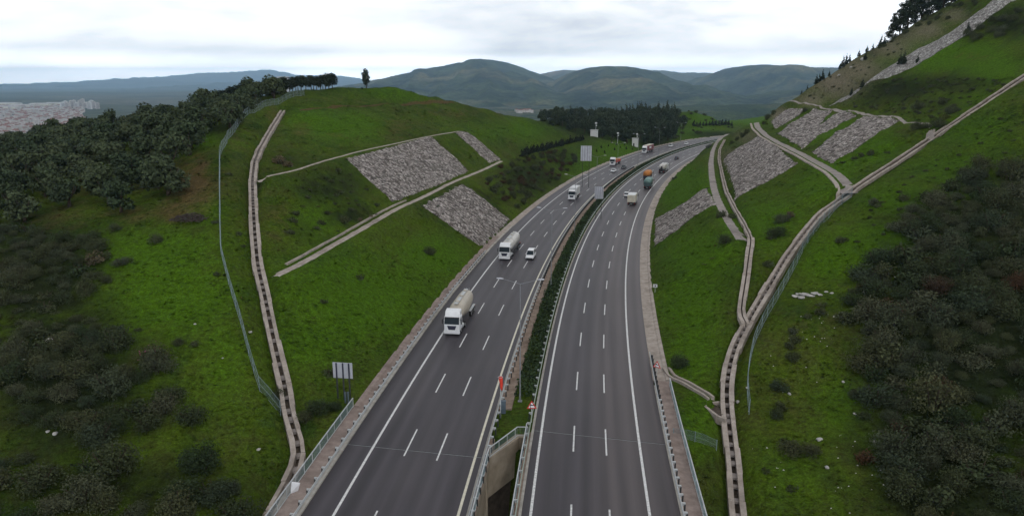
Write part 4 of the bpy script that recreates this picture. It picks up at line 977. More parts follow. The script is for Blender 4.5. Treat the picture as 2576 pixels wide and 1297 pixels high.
# pines on the right-hand mountain skyline
for px, py, D, s in [(2245, 93, 300, .80), (2262, 88, 298, .95), (2282, 74, 296, 1.0), (2300, 66, 296, 1.18), (2315, 58, 294, 1.05), (2345, 40, 291, .9), (2358, 34, 290, 1.1), (2372, 25, 289, .95), (2392, 12, 288, .8), (2410, 2, 287, .7)]:
    x, y, z = UD(px, py, D); c, tr = random.choice(TPN)
    plant('t', 'pine_tree', 'tall dark pine with open layered branches on the right mountain skyline', 'pine tree', 'tall pines on the right skyline', x, y, float(Hh(x, y))-.3, s, [('crown', c), ('trunk', tr)])
for px, py, D, s in [(2216, 110, 301, .5), (2225, 104, 301, .42), (2195, 122, 304, .3), (2180, 130, 306, .34), (2160, 138, 308, .35), (2136, 155, 310, .38), (2120, 163, 311, .55), (2128, 160, 311, .5), (2112, 172, 312, .35), (2085, 190, 315, .3), (2060, 208, 318, .42), (2068, 204, 318, .5), (2052, 216, 320, .35), (2030, 232, 323, .35), (2015, 245, 326, .3), (2175, 158, 295, .4), (2050, 240, 312, .45), (2270, 180, 252, .55), (2260, 186, 254, .45), (2166, 240, 258, .42), (2140, 245, 262, .35), (2305, 172, 246, .35), (2430, 105, 240, .4)]:
    x, y, z = UD(px, py, D); c, tr = random.choice(FIR)
    plant('f', 'pine_tree', 'small dark pine on the steep tan slope of the right mountain', 'pine tree', 'small pines on the right mountain slope', x, y, float(Hh(x, y))-.2, s, [('crown', c), ('trunk', tr)])

# wooded hill beyond the bend
WOOD = [(1315, 306), (1350, 290), (1400, 282), (1500, 276), (1600, 274), (1685, 276), (1700, 296), (1722, 318), (1700, 345), (1668, 366), (1610, 366), (1560, 360), (1510, 352), (1480, 342), (1440, 330), (1360, 316)]
def recol(L):
    out = []
    for c, tr in L:
        c = c.copy(); c.materials[0] = M['wood']; out.append((c, tr))
    return out
WFIR, WRDG = recol(FIR), recol(RDG)
wd = scatter(WOOD, 330, (5, 190), (420, 650), 5.6, 21, 60)
for p in wd[:295]:
    c, tr = random.choice(WFIR if random.random() < .35 or p[1] > 585 else WRDG); plant('w', 'forest_pine', 'dark pine in the wood on the hill beyond the road bend', 'pine tree', 'pines in the wood beyond the bend', p[0], p[1], p[2]-.2, random.uniform(.8, 1.2)*(1. if c in [q_[0] for q_ in WFIR] else 1.25), [('crown', c), ('trunk', tr)])
# small firs planted in rows on the left bank by the bend
q = [(1312+i*4.6+random.uniform(-2, 2), 393-i*1.24+random.uniform(-2, 2)) for i in range(34)]+[(1320+random.uniform(0, 140), 0) for _ in range(0)]
q += [(1560, 372), (1575, 375), (1530, 368), (1545, 378), (1512, 372), (1500, 382), (1520, 385), (1550, 365), (1538, 360), (1590, 377), (1570, 366)]
q += [(1745, 318), (1752, 318), (1760, 317), (1768, 317), (1776, 317), (1784, 316), (1792, 316), (1800, 316), (1808, 315), (1816, 315), (1824, 314), (1832, 315), (1840, 317)]
for i, (px, py) in enumerate(q):
    p = hit(px, py)
    if p is None: continue
    far = i > 44; s = random.uniform(.85, 1.3)*(1.4 if far else 1. if i < 34 else .45)
    plant('y', 'young_fir', 'small dark fir in the row on the green bank far beyond the bend' if far else 'small dark fir planted on the left bank before the bend', 'fir tree', 'young firs far beyond the bend' if far else 'young firs on the left bank', p[0], p[1], p[2]-.1, s, [('crown', random.choice(YFIR)), ('trunk', YFT)])

# single shrubs placed where the photo shows them
A = 'dark green shrub standing alone on the grass slope'
for px, py, dm, k in [(1083, 640, 4.2, 'big'), (905, 700, 2.4, 'low'), (865, 560, 3.6, 'shrub'), (735, 555, 2.8, 'low'), (805, 560, 2.6, 'low'), (812, 760, 1.8, 'low'), (1100, 520, 1.6, 'low'), (1840, 548, 3., 'shrub'), (1812, 545, 3.6, 'shrub'), (1822, 612, 4.0, 'big'), (1710, 920, 4.4, 'big'),
                      (1930, 668, 3., 'shrub'), (1950, 595, 4.6, 'big'), (1965, 560, 4., 'bigg'), (1985, 548, 3.2, 'tanleaf'), (1938, 600, 2.4, 'low'), (2210, 520, 2.4, 'low'), (2195, 515, 3., 'shrubg'), (2305, 325, 4.2, 'big'), (2330, 322, 3.6, 'shrub'), (2362, 320, 5., 'big'), (2375, 300, 3.2, 'yellow'), (2165, 395, 2.6, 'shrub'), (2120, 410, 1.8, 'low'), (2190, 390, 3.2, 'shrub'), (2150, 400, 2.6, 'low'), (2310, 275, 5.2, 'bigg'), (2395, 285, 4.6, 'bigg'), (2370, 262, 3.6, 'shrub'), (2230, 385, 2.4, 'low'), (2075, 305, 2.2, 'low'),
                      (2430, 436, 3.6, 'shrub'), (2270, 505, 3., 'shrub'), (2110, 610, 2.6, 'shrub'), (2125, 605, 2.2, 'low'), (1930, 300, 4.6, 'big'), (1945, 288, 4., 'big'), (1922, 312, 3.2, 'shrub'), (1868, 345, 4.6, 'shrub'), (1855, 352, 4.0, 'shrub'), (1840, 362, 3., 'shrub'), (1880, 335, 4.4, 'shrub'), (1783, 372, 4.2, 'bigg'), (2025, 280, 4, 'shrub'), (1700, 448, 2., 'shrub'), (1693, 452, 2.4, 'shrub'), (1723, 420, 1.6, 'low'), (1735, 408, 1.4, 'low'),
                      (1990, 905, 2.8, 'big'), (1985, 875, 2.2, 'shrub'), (1995, 840, 2., 'shrubg'), (2000, 860, 2.4, 'shrub'), (1960, 980, 2.8, 'bigg'), (1950, 1050, 2.6, 'big'), (1962, 1030, 2.4, 'shrub'), (1990, 1140, 3.6, 'big'), (2040, 1140, 3., 'big'), (1970, 1110, 1.6, 'low'), (2065, 770, 2., 'low'), (2030, 800, 1.8, 'shrub'), (2060, 790, 2.2, 'shrub'), (2120, 800, 2.2, 'shrubg'), (1990, 1230, 2., 'low'), (1925, 1185, 1.4, 'low'), (2150, 735, 2.6, 'low'),
                      (392, 610, 3.2, 'big'), (292, 580, 3.0, 'big'), (490, 870, 1.6, 'shrub'), (450, 865, 2.3, 'big'), (295, 835, 3.2, 'shrub'), (275, 830, 2., 'low'), (480, 1060, 4.4, 'big'), (575, 1240, 3., 'bigg'), (700, 1000, 2.6, 'big'), (800, 1040, 4.4, 'big'), (770, 1055, 3.2, 'big'), (840, 1030, 2.8, 'big'), (830, 940, 3., 'low'), (600, 590, 2., 'low'), (545, 690, 1.6, 'low'), (575, 440, 2.4, 'low'), (545, 560, 2.2, 'low'), (610, 620, 1.6, 'low'), (490, 1180, 1.6, 'low'), (350, 830, 1.4, 'low'), (530, 1150, 2., 'low'), (720, 585, 1.6, 'low')]:
    shrub(px, py, dm, k, A if k != 'tanleaf' else 'pale tan shrub on the grass between two channels on the right', 'scattered dark shrubs on the grass slopes' if k != 'tanleaf' else None)
shrub(702, 412, 5.0, 'tanleaf', 'large pale tan bush beside the left channel at the upper berm', None, .9)
shrub(722, 418, 3.6, 'tanleaf', 'smaller tan bush on the slope side of the large tan bush', None, .9)
shrub(245, 660, 4.2, 'tanleaf', 'brownish bush on the edge of the left grass clearing', None)
shrub(2350, 985, 5.0, 'bigrust', 'broad rust-brown bush in the dark scrub on the right', None, .9)
shrub(2180, 1160, 2.8, 'rust', 'smaller rust-brown bush lower down in the right scrub', None); shrub(2260, 1080, 3., 'rust', 'rusty bush between dark shrubs low on the right', None)
shrub(2345, 670, 3.2, 'yellow', 'yellow-green bush in the dark scrub on the right', None); shrub(2230, 690, 2.2, 'yellow', 'small yellow-green bush at the edge of the right scrub', None)
for px, py in ((800, 520), (830, 535), (760, 520), (850, 520), (870, 500), (1790, 650), (1770, 665), (655, 265)): shrub(px, py, 1.7, 'yellow', 'low yellow-green herb patch on the grass', 'yellow-green herb patches on the slopes', .5)
pk = shrub(390, 905, 5.2, 'big', 'large dark oleander bush with a few pink blossoms on the left', None)
if pk: link('blossom', SH['pink'][0], pk)

# dense scrub on both hillsides
B1 = 'dark shrub in the dense scrub on the right hillside'; B2 = 'dark shrub in the scrub on the lower left hillside'
RS = [(2150, 720), (2230, 640), (2270, 540), (2400, 470), (2480, 420), (2620, 380), (2640, 1320), (2250, 1320), (2220, 1160), (2140, 1080), (2165, 900), (2120, 780)]
for p in scatter(RS, 200, (28, 110), (50, 140), 2.2, 31):
    k = random.choices(['big', 'bigg', 'shrub', 'bigrust', 'shrubg'], [5, 4, 1.6, .45, 1.])[0]; shrub(0, 0, random.uniform(2.0, 6.6), k, B1 if 'rust' not in k else 'brownish shrub in the dense scrub on the right hillside', 'shrubs in the scrub on the right hillside' if 'rust' not in k else 'brownish shrubs on the right hillside', random.uniform(.6, 1.35), p)
for poly, n, md in (([(-60, 570), (100, 575), (230, 610), (320, 665), (280, 720), (215, 790), (250, 830), (230, 870), (120, 900), (-60, 900)], 95, 2.2), ([(-60, 900), (230, 850), (330, 870), (430, 920), (430, 1010), (405, 1070), (250, 1120), (-60, 1000)], 80, 2.0), ([(-60, 1150), (250, 1150), (560, 1190), (640, 1320), (-60, 1320)], 90, 2.1)):
    for p in scatter(poly, n, (-110, -10), (48, 140), md, 41+n):
        k = random.choices(['big', 'bigg', 'shrub', 'low'], [5, 3, 1, 1.2 if md > 2.05 else .4])[0]; shrub(0, 0, random.uniform(3., 6.6) if md < 2.15 else random.uniform(2.0, 5.), k, B2, 'shrubs in the scrub on the left hillside', random.uniform(.6, 1.3), p)
# bushy bank left of the road before the bend
BK = [(1215, 450), (1265, 418), (1310, 400), (1400, 380), (1440, 385), (1450, 410), (1380, 470), (1330, 510), (1300, 530), (1240, 490)]
for p in scatter(BK, 95, (-20, 45), (180, 380), 2.3, 51):
    k = random.choice(['shrub', 'big', 'shrub', 'low', 'rust']); shrub(0, 0, random.uniform(2.6, 4.8), k, 'dark bush on the left bank between the stone panel and the bend' if k != 'rust' else 'brownish bush on the left bank before the bend', 'bushes on the left bank before the bend' if k != 'rust' else 'brownish bushes on the left bank', 1., p)
for p in scatter([(760, 470), (870, 420), (930, 470), (970, 530), (900, 575), (800, 590), (720, 590)], 30, (-50, -15), (100, 170), 2.4, 52): shrub(0, 0, random.uniform(1.2, 2.6), random.choice(['low', 'shrub', 'low', 'tanleaf'] if random.random() < .2 else ['low', 'shrub']), 'low dark bush on the overgrown slope between the two left berms', 'low bushes between the left berms', .8, p)
for p in scatter([(1695, 300), (1730, 275), (1770, 288), (1835, 312), (1850, 322), (1790, 330), (1720, 345), (1690, 350)], 40, (100, 230), (470, 680), 5., 57): shrub(0, 0, random.uniform(3., 6.), random.choice(['shrub', 'big']), 'small dark shrub on the green hill beyond the far bend', 'shrubs on the green hill beyond the bend', .9, p)
# heath on the right mountain
HE = [(2130, 260), (2200, 215), (2260, 200), (2400, 195), (2520, 200), (2560, 195), (2470, 245), (2400, 290), (2350, 300), (2250, 292), (2150, 275)]
for p in scatter(HE, 110, (80, 150), (150, 290), 2.3, 61): shrub(0, 0, random.uniform(1.2, 2.7), random.choice(['low', 'shrub', 'low', 'shrubg']), 'low heath shrub on the upper right slope below the rubble strip', 'heath shrubs on the upper right slope', .8, p)
for p in scatter([(2250, 85), (2330, 35), (2420, -10), (2490, -20), (2440, 30), (2340, 65), (2270, 95), (2200, 140), (2190, 130)], 45, (140, 210), (230, 320), 2.4, 62): shrub(0, 0, random.uniform(2.2, 4.), random.choice(['big', 'shrub']), 'dark undergrowth shrub below the tall pines on the right skyline', 'undergrowth below the right skyline pines', .9, p)
for p in scatter([(2420, 100), (2480, 60), (2540, 40), (2640, 0), (2640, 80), (2540, 90), (2450, 118)], 34, (140, 210), (195, 270), 2.6, 63): shrub(0, 0, random.uniform(3., 5.5), random.choice(['big', 'big', 'bigg']), 'large dark bush beside the rubble strip at the top right', 'large bushes at the top right', 1., p)
for p in scatter([(2000, 262), (2060, 215), (2120, 168), (2200, 135), (2260, 110), (2300, 100), (2230, 160), (2150, 215), (2080, 250)], 40, (110, 190), (240, 330), 4., 64): shrub(0, 0, random.uniform(1., 2.4), random.choice(['low', 'shrub']), 'small dark shrub on the tan rocky slope at the upper right', 'small shrubs on the tan rocky slope', .9, p)
for p in scatter([(2180, 520), (2350, 400), (2575, 260), (2620, 350), (2450, 450), (2270, 560), (2150, 640)], 60, (45, 120), (100, 180), 3., 65): shrub(0, 0, random.uniform(.9, 1.9), random.choice(['low', 'low', 'shrub']), 'small low shrub on the green slope beyond the right channel', 'small shrubs beyond the right channel', .8, p)

for P_ in EXPOLY:                                # weeds along the ragged edges of the stone panels
    for i in range(4):
        a, b = P_[i], P_[(i+1) % 4]
        for t_ in np.random.default_rng(i).uniform(0, 1, 4):
            x, y = a[0]+(b[0]-a[0])*t_, a[1]+(b[1]-a[1])*t_; shrub(0, 0, random.uniform(.8, 1.9), 'low', 'small weed bush at the ragged edge of a stone panel', 'weed bushes along the stone panels', .6, (x, y, float(Hh(x, y))))
# hedge in the median
def hedge():
    n = 0; P = []
    bl = []
    s = s_of_y(84.)
    while s < SEND-20:
        for o_ in (-1.85, -2.6, -3.4): bl.append(rp(s+random.uniform(-.2, .2), o_+random.uniform(-.15, .15), .5+random.uniform(-.1, .18))+(random.uniform(.5, .72), random.uniform(.45, .68)))
        s += .55
    v, f = leaves(bl, 46000, .24, 91); tag(link('hedge', npmesh('hedge', v, f, M['hedge'])), 'long clipped dark green hedge following the curve in the median', 'hedge')
hedge()
finish_shrubs(270)

# herb and grass clumps that break up the turf
def cover(n, seed):
    g = np.random.default_rng(seed); D = np.exp(g.uniform(math.log(57), math.log(330), n)); X = g.uniform(-.78, .78, n)*D
    Y = D; Zc = Hh(X, Y); k = clear(X, Y, .3); X, Y, Zc = X[k], Y[k], Zc[k]
    px, py = proj(X, Y, Zc+.5); k = (px > -60) & (px < 2640) & (py > 190) & (py < 1340); X, Y, Zc = X[k], Y[k], Zc[k]
    keep = fbm(X*.22, Y*.22, 3, 77) > g.uniform(.2, .62, len(X)); X, Y, Zc = X[keep], Y[keep], Zc[keep]
    m = len(X); nb = 5; sz = np.clip(.16+Y*.0016, .25, .7)*g.uniform(.6, 1.5, m)
    a = g.uniform(0, 6.283, (m, nb)); r = sz[:, None]*g.uniform(.1, .9, (m, nb)); h = sz[:, None]*g.uniform(.35, .95, (m, nb))*.5
    bx = X[:, None]+np.cos(a)*r*.4; by = Y[:, None]+np.sin(a)*r*.4; bz = np.repeat(Zc[:, None]-.06, nb, 1)
    tx = X[:, None]+np.cos(a)*r*1.5; ty = Y[:, None]+np.sin(a)*r*1.5; tz = bz+h
    w = sz[:, None]*.32; ox, oy = -np.sin(a)*w, np.cos(a)*w
    V = np.stack([np.stack([bx-ox, by-oy, bz], -1), np.stack([bx+ox, by+oy, bz], -1), np.stack([tx+ox*.5, ty+oy*.5, tz], -1), np.stack([tx-ox*.5, ty-oy*.5, tz], -1)], 2).reshape(-1, 3)
    me = npmesh('grass', V, np.arange(len(V)).reshape(-1, 4), M['cover']); zn = zones(X, Y, Zc); zn[:, :3] = np.clip(zn[:, :3]+g.normal(0, 1, (m, 3))*np.array([.3, .12, .4])*(g.random((m, 1)) < .8), 0, 1.2); set_zone(me, np.repeat(zn, nb*4, 0))
    o = link('grass', me); o['kind'] = 'stuff'; o['label'] = 'clumps of grass and herbs over the green slopes'; o['category'] = 'grass'
    print('cover', m)
cover(40000, 5)

# heap of cut branches, boulders, loose stones
p = hit(482, 552); mb = MB(); g = random.Random(4)
for i in range(260):
    a = g.uniform(0, 6.28); r = g.uniform(0, 1) ** .6; x, y = r*3.4*math.cos(a), r*1.9*math.sin(a); z = (1-r*r)*1.1*g.random(); b = g.uniform(0, 6.28); L = g.uniform(.5, 1.3)
    mb.tube([(x-L*math.cos(b)/2, y-L*math.sin(b)/2, z), (x, y, z+.12), (x+L*math.cos(b)/2, y+L*math.sin(b)/2, z+g.uniform(-.2, .2))], g.uniform(.025, .06), 4, 0, False)
o = mb.obj('brush_pile', M['branch'], None, False, (p[0], p[1], p[2]-.05)); tag(o, 'dark heap of cut branches on the grass below the olive grove', 'brush pile')
def rock(px, py, d, label, group=None, sq=.5, seed=0, world=None):
    p = world or hit(px, py)
    if not p: return
    g = np.random.default_rng(seed+int(px)); nu, nv = 12, 7; V = []
    for j in range(nv+1):
        for i in range(nu):
            th, ph = i/nu*6.283, (j/nv-.5)*math.pi; V.append((math.cos(th)*math.cos(ph), math.sin(th)*math.cos(ph), math.sin(ph)))
    V = np.array(V); k = 1+(fbm(V[:, 0]*1.7+seed+9+V[:, 2], V[:, 1]*1.7+seed, 3, seed)-.5)*1.1; V = V*k[:, None]*np.array([d/2, d/2*.75, d/2*sq])*1.
    i = np.arange(len(V)).reshape(nv+1, nu); f = np.stack([i[:-1], np.roll(i[:-1], -1, 1), np.roll(i[1:], -1, 1), i[1:]], -1).reshape(-1, 4)
    tag(link('rock', npmesh('rock', V, f, M['rock']), None, (p[0], p[1], p[2]+d*.04), random.uniform(0, 6)), label, 'rock', group)
for i, (px, py, d) in enumerate([(2000, 745, 1.3), (2014, 748, 1.5), (2024, 741, 1.7), (2038, 744, 1.4), (2050, 738, 1.5), (2062, 741, 1.0), (2078, 734, .9), (2092, 737, .8), (2008, 740, 1.)]):
    rock(px, py, d, 'broken flat limestone slab of the white outcrop beyond the right fence', 'slabs of the white limestone outcrop', .2, 40+i*3)
for i, (px, py, d) in enumerate([(125, 858, 1.1), (150, 855, .8), (60, 905, .5), (490, 815, .4), (560, 900, .3), (2060, 1105, .7), (2080, 1175, .5), (2150, 1040, .4), (2120, 960, .4), (1985, 990, .5), (2200, 1110, .5), (2310, 740, .5), (2175, 735, .7), (1880, 975, .5), (1855, 1010, .6), (650, 1130, .5), (140, 1090, .7), (120, 1085, .5), (630, 835, .5), (2170, 150, 2.2), (2165, 118, 1.6), (2110, 190, 1.5), (2240, 105, 2.), (2140, 170, 1.3)]):
    rock(px, py, d, 'small pale stone lying in the grass', 'pale stones in the grass', .6, 10+i)
g = np.random.default_rng(8); X = g.uniform(26, 60, 2600); Y = g.uniform(58, 105, 2600); k = clear(X, Y, .4); X, Y = X[k], Y[k]; px, py = proj(X, Y, Hh(X, Y))
k = (fbm(X*.25, Y*.25, 3, 4) > .55) & (px > 1880) & (px < 2300); X, Y = X[k][:80], Y[k][:80]; Zs = Hh(X, Y); V = []; Fs = []
for x, y, z in zip(X, Y, Zs):
    s = g.uniform(.04, .11); b = len(V); V += [(x-s, y-s*.6, z-.02), (x+s, y-s, z-.02), (x+s*.8, y+s, z-.02), (x-s, y+s*.7, z-.02), (x, y, z+s*1.1)]; Fs += [(b, b+1, b+4), (b+1, b+2, b+4), (b+2, b+3, b+4), (b+3, b, b+4)]
o = link('stones', npmesh('stones', V, Fs, M['rock'])); o['kind'] = 'stuff'; o['label'] = 'scatter of small white stones in the grass on the right hillside'; o['category'] = 'stones'
M['lamppost'] = simple('lamp_post_grey', (.20, .21, .23), .5, .1)

# ------------------------------------------------------------------ vehicles (local axes: +Y forwards, origin on the ground at the middle)
def rrect(w, z0, z1, y, c=.12, n=3):
    """rounded rectangle ring in the XZ plane"""
    out = []; hw = w/2; c = min(c, hw*.98, (z1-z0)*.49)
    for cx, cz, a0 in ((hw-c, z1-c, 0), (-hw+c, z1-c, 90), (-hw+c, z0+c, 180), (hw-c, z0+c, 270)):
        for k in range(n+1):
            a = R(a0+90*k/n); out.append((cx+c*math.cos(a), y, cz+c*math.sin(a)))
    return out
_wheel = {}
def wheel(t, x, y, r=.5, w=.3, name='wheel'):
    k = (round(r, 2), round(w, 2))
    if k not in _wheel:
        mb = MB(); n = 20
        rings = [[(dx, rr*math.cos(a*6.283/n), rr*math.sin(a*6.283/n)) for a in range(n)] for dx, rr in ((-w/2, r*.6), (-w/2, r*.93), (-w*.38, r), (w*.38, r), (w/2, r*.93), (w/2, r*.6))]
        mb.loft(rings); a = mb.mesh('wheel', M['black'], True)
        mb = MB(); rings = [[(dx, rr*math.cos(a_*6.283/12), rr*math.sin(a_*6.283/12)) for a_ in range(12)] for dx, rr in ((-w*.51, r*.58), (-w*.42, r*.3), (-w*.53, r*.16), (w*.53, r*.16), (w*.42, r*.3), (w*.51, r*.58))]
        mb.loft(rings); _wheel[k] = (a, mb.mesh('rim', M['rim']))
    o = link(name, _wheel[k][0], t, (x, y, r)); link('rim', _wheel[k][1], o); return o
def part(t, name, mat, fn, smooth=False):
    mb = MB(); fn(mb); return mb.obj(name, mat, t, smooth)
def place(t, px, py, carriage, length, z=0.):
    """put the end that faces the camera on the ground point seen at this pixel, in line with the road"""
    x, y, _ = UZ(px, py, 0.); off, s, d = road_off([x], [y]); s = float(s[0]); off = float(off[0])
    sgn = -1 if carriage == 'L' else 1
    m = s+length/2; p = rp(m, off); d = rdir(m)*sgn
    t.location = (p[0], p[1], z); t.rotation_euler = (0, 0, math.atan2(-d[0], d[1]))
    return t

def cab(t, yf, body, w=2.5, h=3.55, deflector=True, visor=True, grille='signrib'):
    """European forward-control cab; yf = front face"""
    def f(mb):
        mb.loft([rrect(w*.97, .95, 2.55, yf-2.15, .12), rrect(w, .80, 2.95, yf-2.0, .16), rrect(w, .62, 3.02, yf-.55, .2), rrect(w*.98, .60, 2.98, yf-.38, .22), rrect(w*.96, .55, 1.95, yf-.06, .16), rrect(w*.92, .55, 1.75, yf, .14)])
    part(t, 'cab', M[body], f, False)
    part(t, 'windscreen', M['glass'], lambda mb: mb.add([(-w*.46, yf+.0, 1.84), (w*.46, yf+.0, 1.84), (w*.45, yf-.27, 2.80), (-w*.45, yf-.27, 2.80), (-w*.46, yf-.2, 1.84), (w*.46, yf-.2, 1.84), (w*.45, yf-.42, 2.80), (-w*.45, yf-.42, 2.80)], [(0, 1, 2, 3), (7, 6, 5, 4), (0, 4, 5, 1), (2, 6, 7, 3), (1, 5, 6, 2), (3, 7, 4, 0)]))
    for sx in (-1, 1):
        part(t, 'side_window', M['glass'], lambda mb: mb.box((sx*w*.5, yf-1.05, 2.3), (.03, .85, .62)))
        part(t, 'door', M[body], lambda mb: mb.box((sx*(w*.5+.005), yf-1.0, 1.5), (.03, 1.05, .85)))
        part(t, 'headlight', M['lens'], lambda mb: mb.box((sx*w*.36, yf+.02, .82), (.42, .09, .22)))
        def mir(mb):
            mb.box((sx*(w*.5+.22), yf-.18, 2.25), (.16, .12, .75)); mb.box((sx*(w*.5+.08), yf-.25, 2.55), (.25, .05, .05))
        part(t, 'mirror', M['chassis'], mir)
    part(t, 'grille', M[grille], lambda mb: (mb.add([(-.72, yf+.012, 1.62), (.72, yf+.012, 1.62), (.5, yf+.02, .98), (-.5, yf+.02, .98), (-.72, yf-.04, 1.62), (.72, yf-.04, 1.62), (.5, yf-.04, .98), (-.5, yf-.04, .98)], [(0, 3, 2, 1), (0, 1, 5, 4), (1, 2, 6, 5), (2, 3, 7, 6), (3, 0, 4, 7)])))
    part(t, 'bumper', M[body], lambda mb: mb.loft([rrect(w*.99, .34, .72, yf-.35, .1), rrect(w*.99, .32, .72, yf+.02, .1), rrect(w*.94, .36, .68, yf+.1, .1)]))
    part(t, 'number_plate', M['lens'], lambda mb: mb.box((0, yf+.115, .5), (.52, .02, .12)))
    if visor: part(t, 'sun_visor', M['chassis'], lambda mb: mb.box((0, yf-.28, 2.86), (w*.9, .3, .05), 0, 0, R(-14)))
    if deflector: part(t, 'roof_deflector', M[body], lambda mb: mb.loft([rrect(w*.9, 2.96, 3.06, yf-.5, .04), rrect(w*.93, 2.96, h*.97, yf-1.0, .16), rrect(w*.95, 2.96, h, yf-1.9, .18), rrect(w*.93, 2.96, h-.03, yf-2.05, .14)]))
    for sx in (-1, 1): wheel(t, sx*(w/2-.18), yf-1.4, .5, .32)
def chassis(t, y0, y1, z=.85, mudg=True):
    part(t, 'chassis', M['chassis'], lambda mb: [mb.box((sx*.42, (y0+y1)/2, z), (.12, y1-y0, .28)) for sx in (-1, 1)]+[mb.box((0, y, z), (.84, .1, .16)) for y in np.linspace(y0+.2, y1-.2, 6)])
def axles(t, ys, r=.5, dual=True):
    for y in ys:
        for sx in (-1, 1): wheel(t, sx*(.98 if dual else 1.05), y, r, .56 if dual else .36)
def rear_guard(t, y, w=2.4):
    part(t, 'rear_bumper', M['chassis'], lambda mb: (mb.box((0, y, .55), (w, .1, .16)), mb.box((-.8, y+.1, .75), (.1, .1, .4)), mb.box((.8, y+.1, .75), (.1, .1, .4))))
    for sx in (-1, 1): part(t, 'tail_light', M['redlens'], lambda mb: mb.box((sx*w*.42, y-.03, .8), (.38, .06, .14)))
    part(t, 'number_plate', M['lens'], lambda mb: mb.box((0, y-.06, .62), (.5, .02, .12)))
def fuel(t, y, z=.75):
    for sx in (-1, 1): part(t, 'fuel_tank', M['galv'], lambda mb: mb.loft([rrect(.6, z-.3, z+.3, y-.6, .2), rrect(.6, z-.3, z+.3, y+.6, .2)]).v and [mb.v.__setitem__(i, (p[0]+sx*.95, p[1], p[2])) for i, p in enumerate(mb.v)])
def tank(t, stations, mat, nseg=22, sup=2.2, name='tank'):
    """stations: (y, half-width, z bottom, z top)"""
    def f(mb):
        rings = []
        for y, hw, z0, z1 in stations:
            zc, hh = (z0+z1)/2, (z1-z0)/2; r = []
            for k in range(nseg):
                a = k/nseg*6.283; c, s_ = math.cos(a), math.sin(a)
                r.append((hw*math.copysign(abs(c)**(2/sup), c), y, zc+hh*math.copysign(abs(s_)**(2/sup), s_)))
            rings.append(r)
        mb.loft(rings)
    return part(t, name, M[mat], f, True)
def catwalk(t, y0, y1, z, hatches):
    part(t, 'catwalk', M['galv'], lambda mb: (mb.box((0, (y0+y1)/2, z), (.55, y1-y0, .05)), [mb.box((sx*.3, (y0+y1)/2, z+.06), (.04, y1-y0, .06)) for sx in (-1, 1)]))
    for y in hatches: part(t, 'hatch', M['beige'], lambda mb: mb.tube([(0, y, z), (0, y, z+.16), (0, y, z+.2)], [.28, .28, .2], 12))

def silo_truck():
    t = thing('tanker_truck', 'white cab truck pulling a beige bulky silo tanker, nearest vehicle to the camera', 'tanker truck')
    cab(t, 6.9, 'white', 2.5, 3.85); chassis(t, .8, 6.5); chassis(t, -6.7, 3.2, 1.05); axles(t, [2.5], .5); fuel(t, 3.9)
    tank(t, [(4.35, .3, 2.3, 3.1), (4.15, .85, 1.95, 3.5), (3.6, 1.16, 1.75, 3.78), (2.2, 1.28, 1.6, 3.98), (.4, 1.3, 1.0, 4.05), (-1.6, 1.3, .85, 4.05), (-3.4, 1.28, 1.2, 4.0), (-5.2, 1.16, 1.7, 3.86), (-6.1, .85, 2.0, 3.6), (-6.4, .3, 2.5, 3.2)], 'beige')
    catwalk(t, -5.2, 3.4, 4.07, (-4., -.8, 2.2)); axles(t, [-3.1, -4.35, -5.6], .5, False)
    for sx in (-1, 1): part(t, 'mudguard', M['galv'], lambda mb: mb.box((sx*1.08, -4.35, 1.12), (.4, 4.0, .05)))
    part(t, 'ladder', M['galv'], lambda mb: [mb.tube([(sx*.25, -6.5, 1.), (sx*.25, -6.45, 3.9)], .025, 5) for sx in (-1, 1)]+[mb.tube([(-.25, -6.48, z), (.25, -6.48, z)], .02, 5) for z in np.arange(1.1, 3.8, .35)])
    rear_guard(t, -6.75); return place(t, 1136, 845, 'L', 13.9)
silo_truck()
def tank_truck():
    t = thing('tanker_truck', 'white truck with a pale two-dome tank, second truck from the camera beside the white car', 'tanker truck')
    cab(t, 7.6, 'white', 2.5, 3.6); chassis(t, 1.2, 7.2); chassis(t, -7.4, 4., 1.05); axles(t, [3.0], .5); fuel(t, 4.6)
    tank(t, [(4.9, .3, 2., 3.), (4.6, .95, 1.5, 3.5), (4.0, 1.2, 1.25, 3.65), (1.9, 1.24, 1.2, 3.68), (1.2, 1.1, 1.4, 3.4), (.9, 1.05, 1.45, 3.32)], 'tankgrey')
    tank(t, [(.9, 1.05, 1.45, 3.32), (.5, 1.15, 1.3, 3.55), (-.2, 1.24, 1.2, 3.68), (-5.6, 1.24, 1.25, 3.68), (-6.7, 1.05, 1.5, 3.5), (-7.1, .35, 2., 3.)], 'tankgrey')
    catwalk(t, -6., 4.2, 3.7, (-4.4, -2, 3.)); axles(t, [-3.4, -4.7, -6.0], .5, False)
    for sx in (-1, 1): part(t, 'side_skirt', M['chassis'], lambda mb: mb.box((sx*1.18, -.3, .95), (.05, 3.6, .5)))
    rear_guard(t, -7.5); return place(t, 1268, 655, 'L', 15.2)
tank_truck()
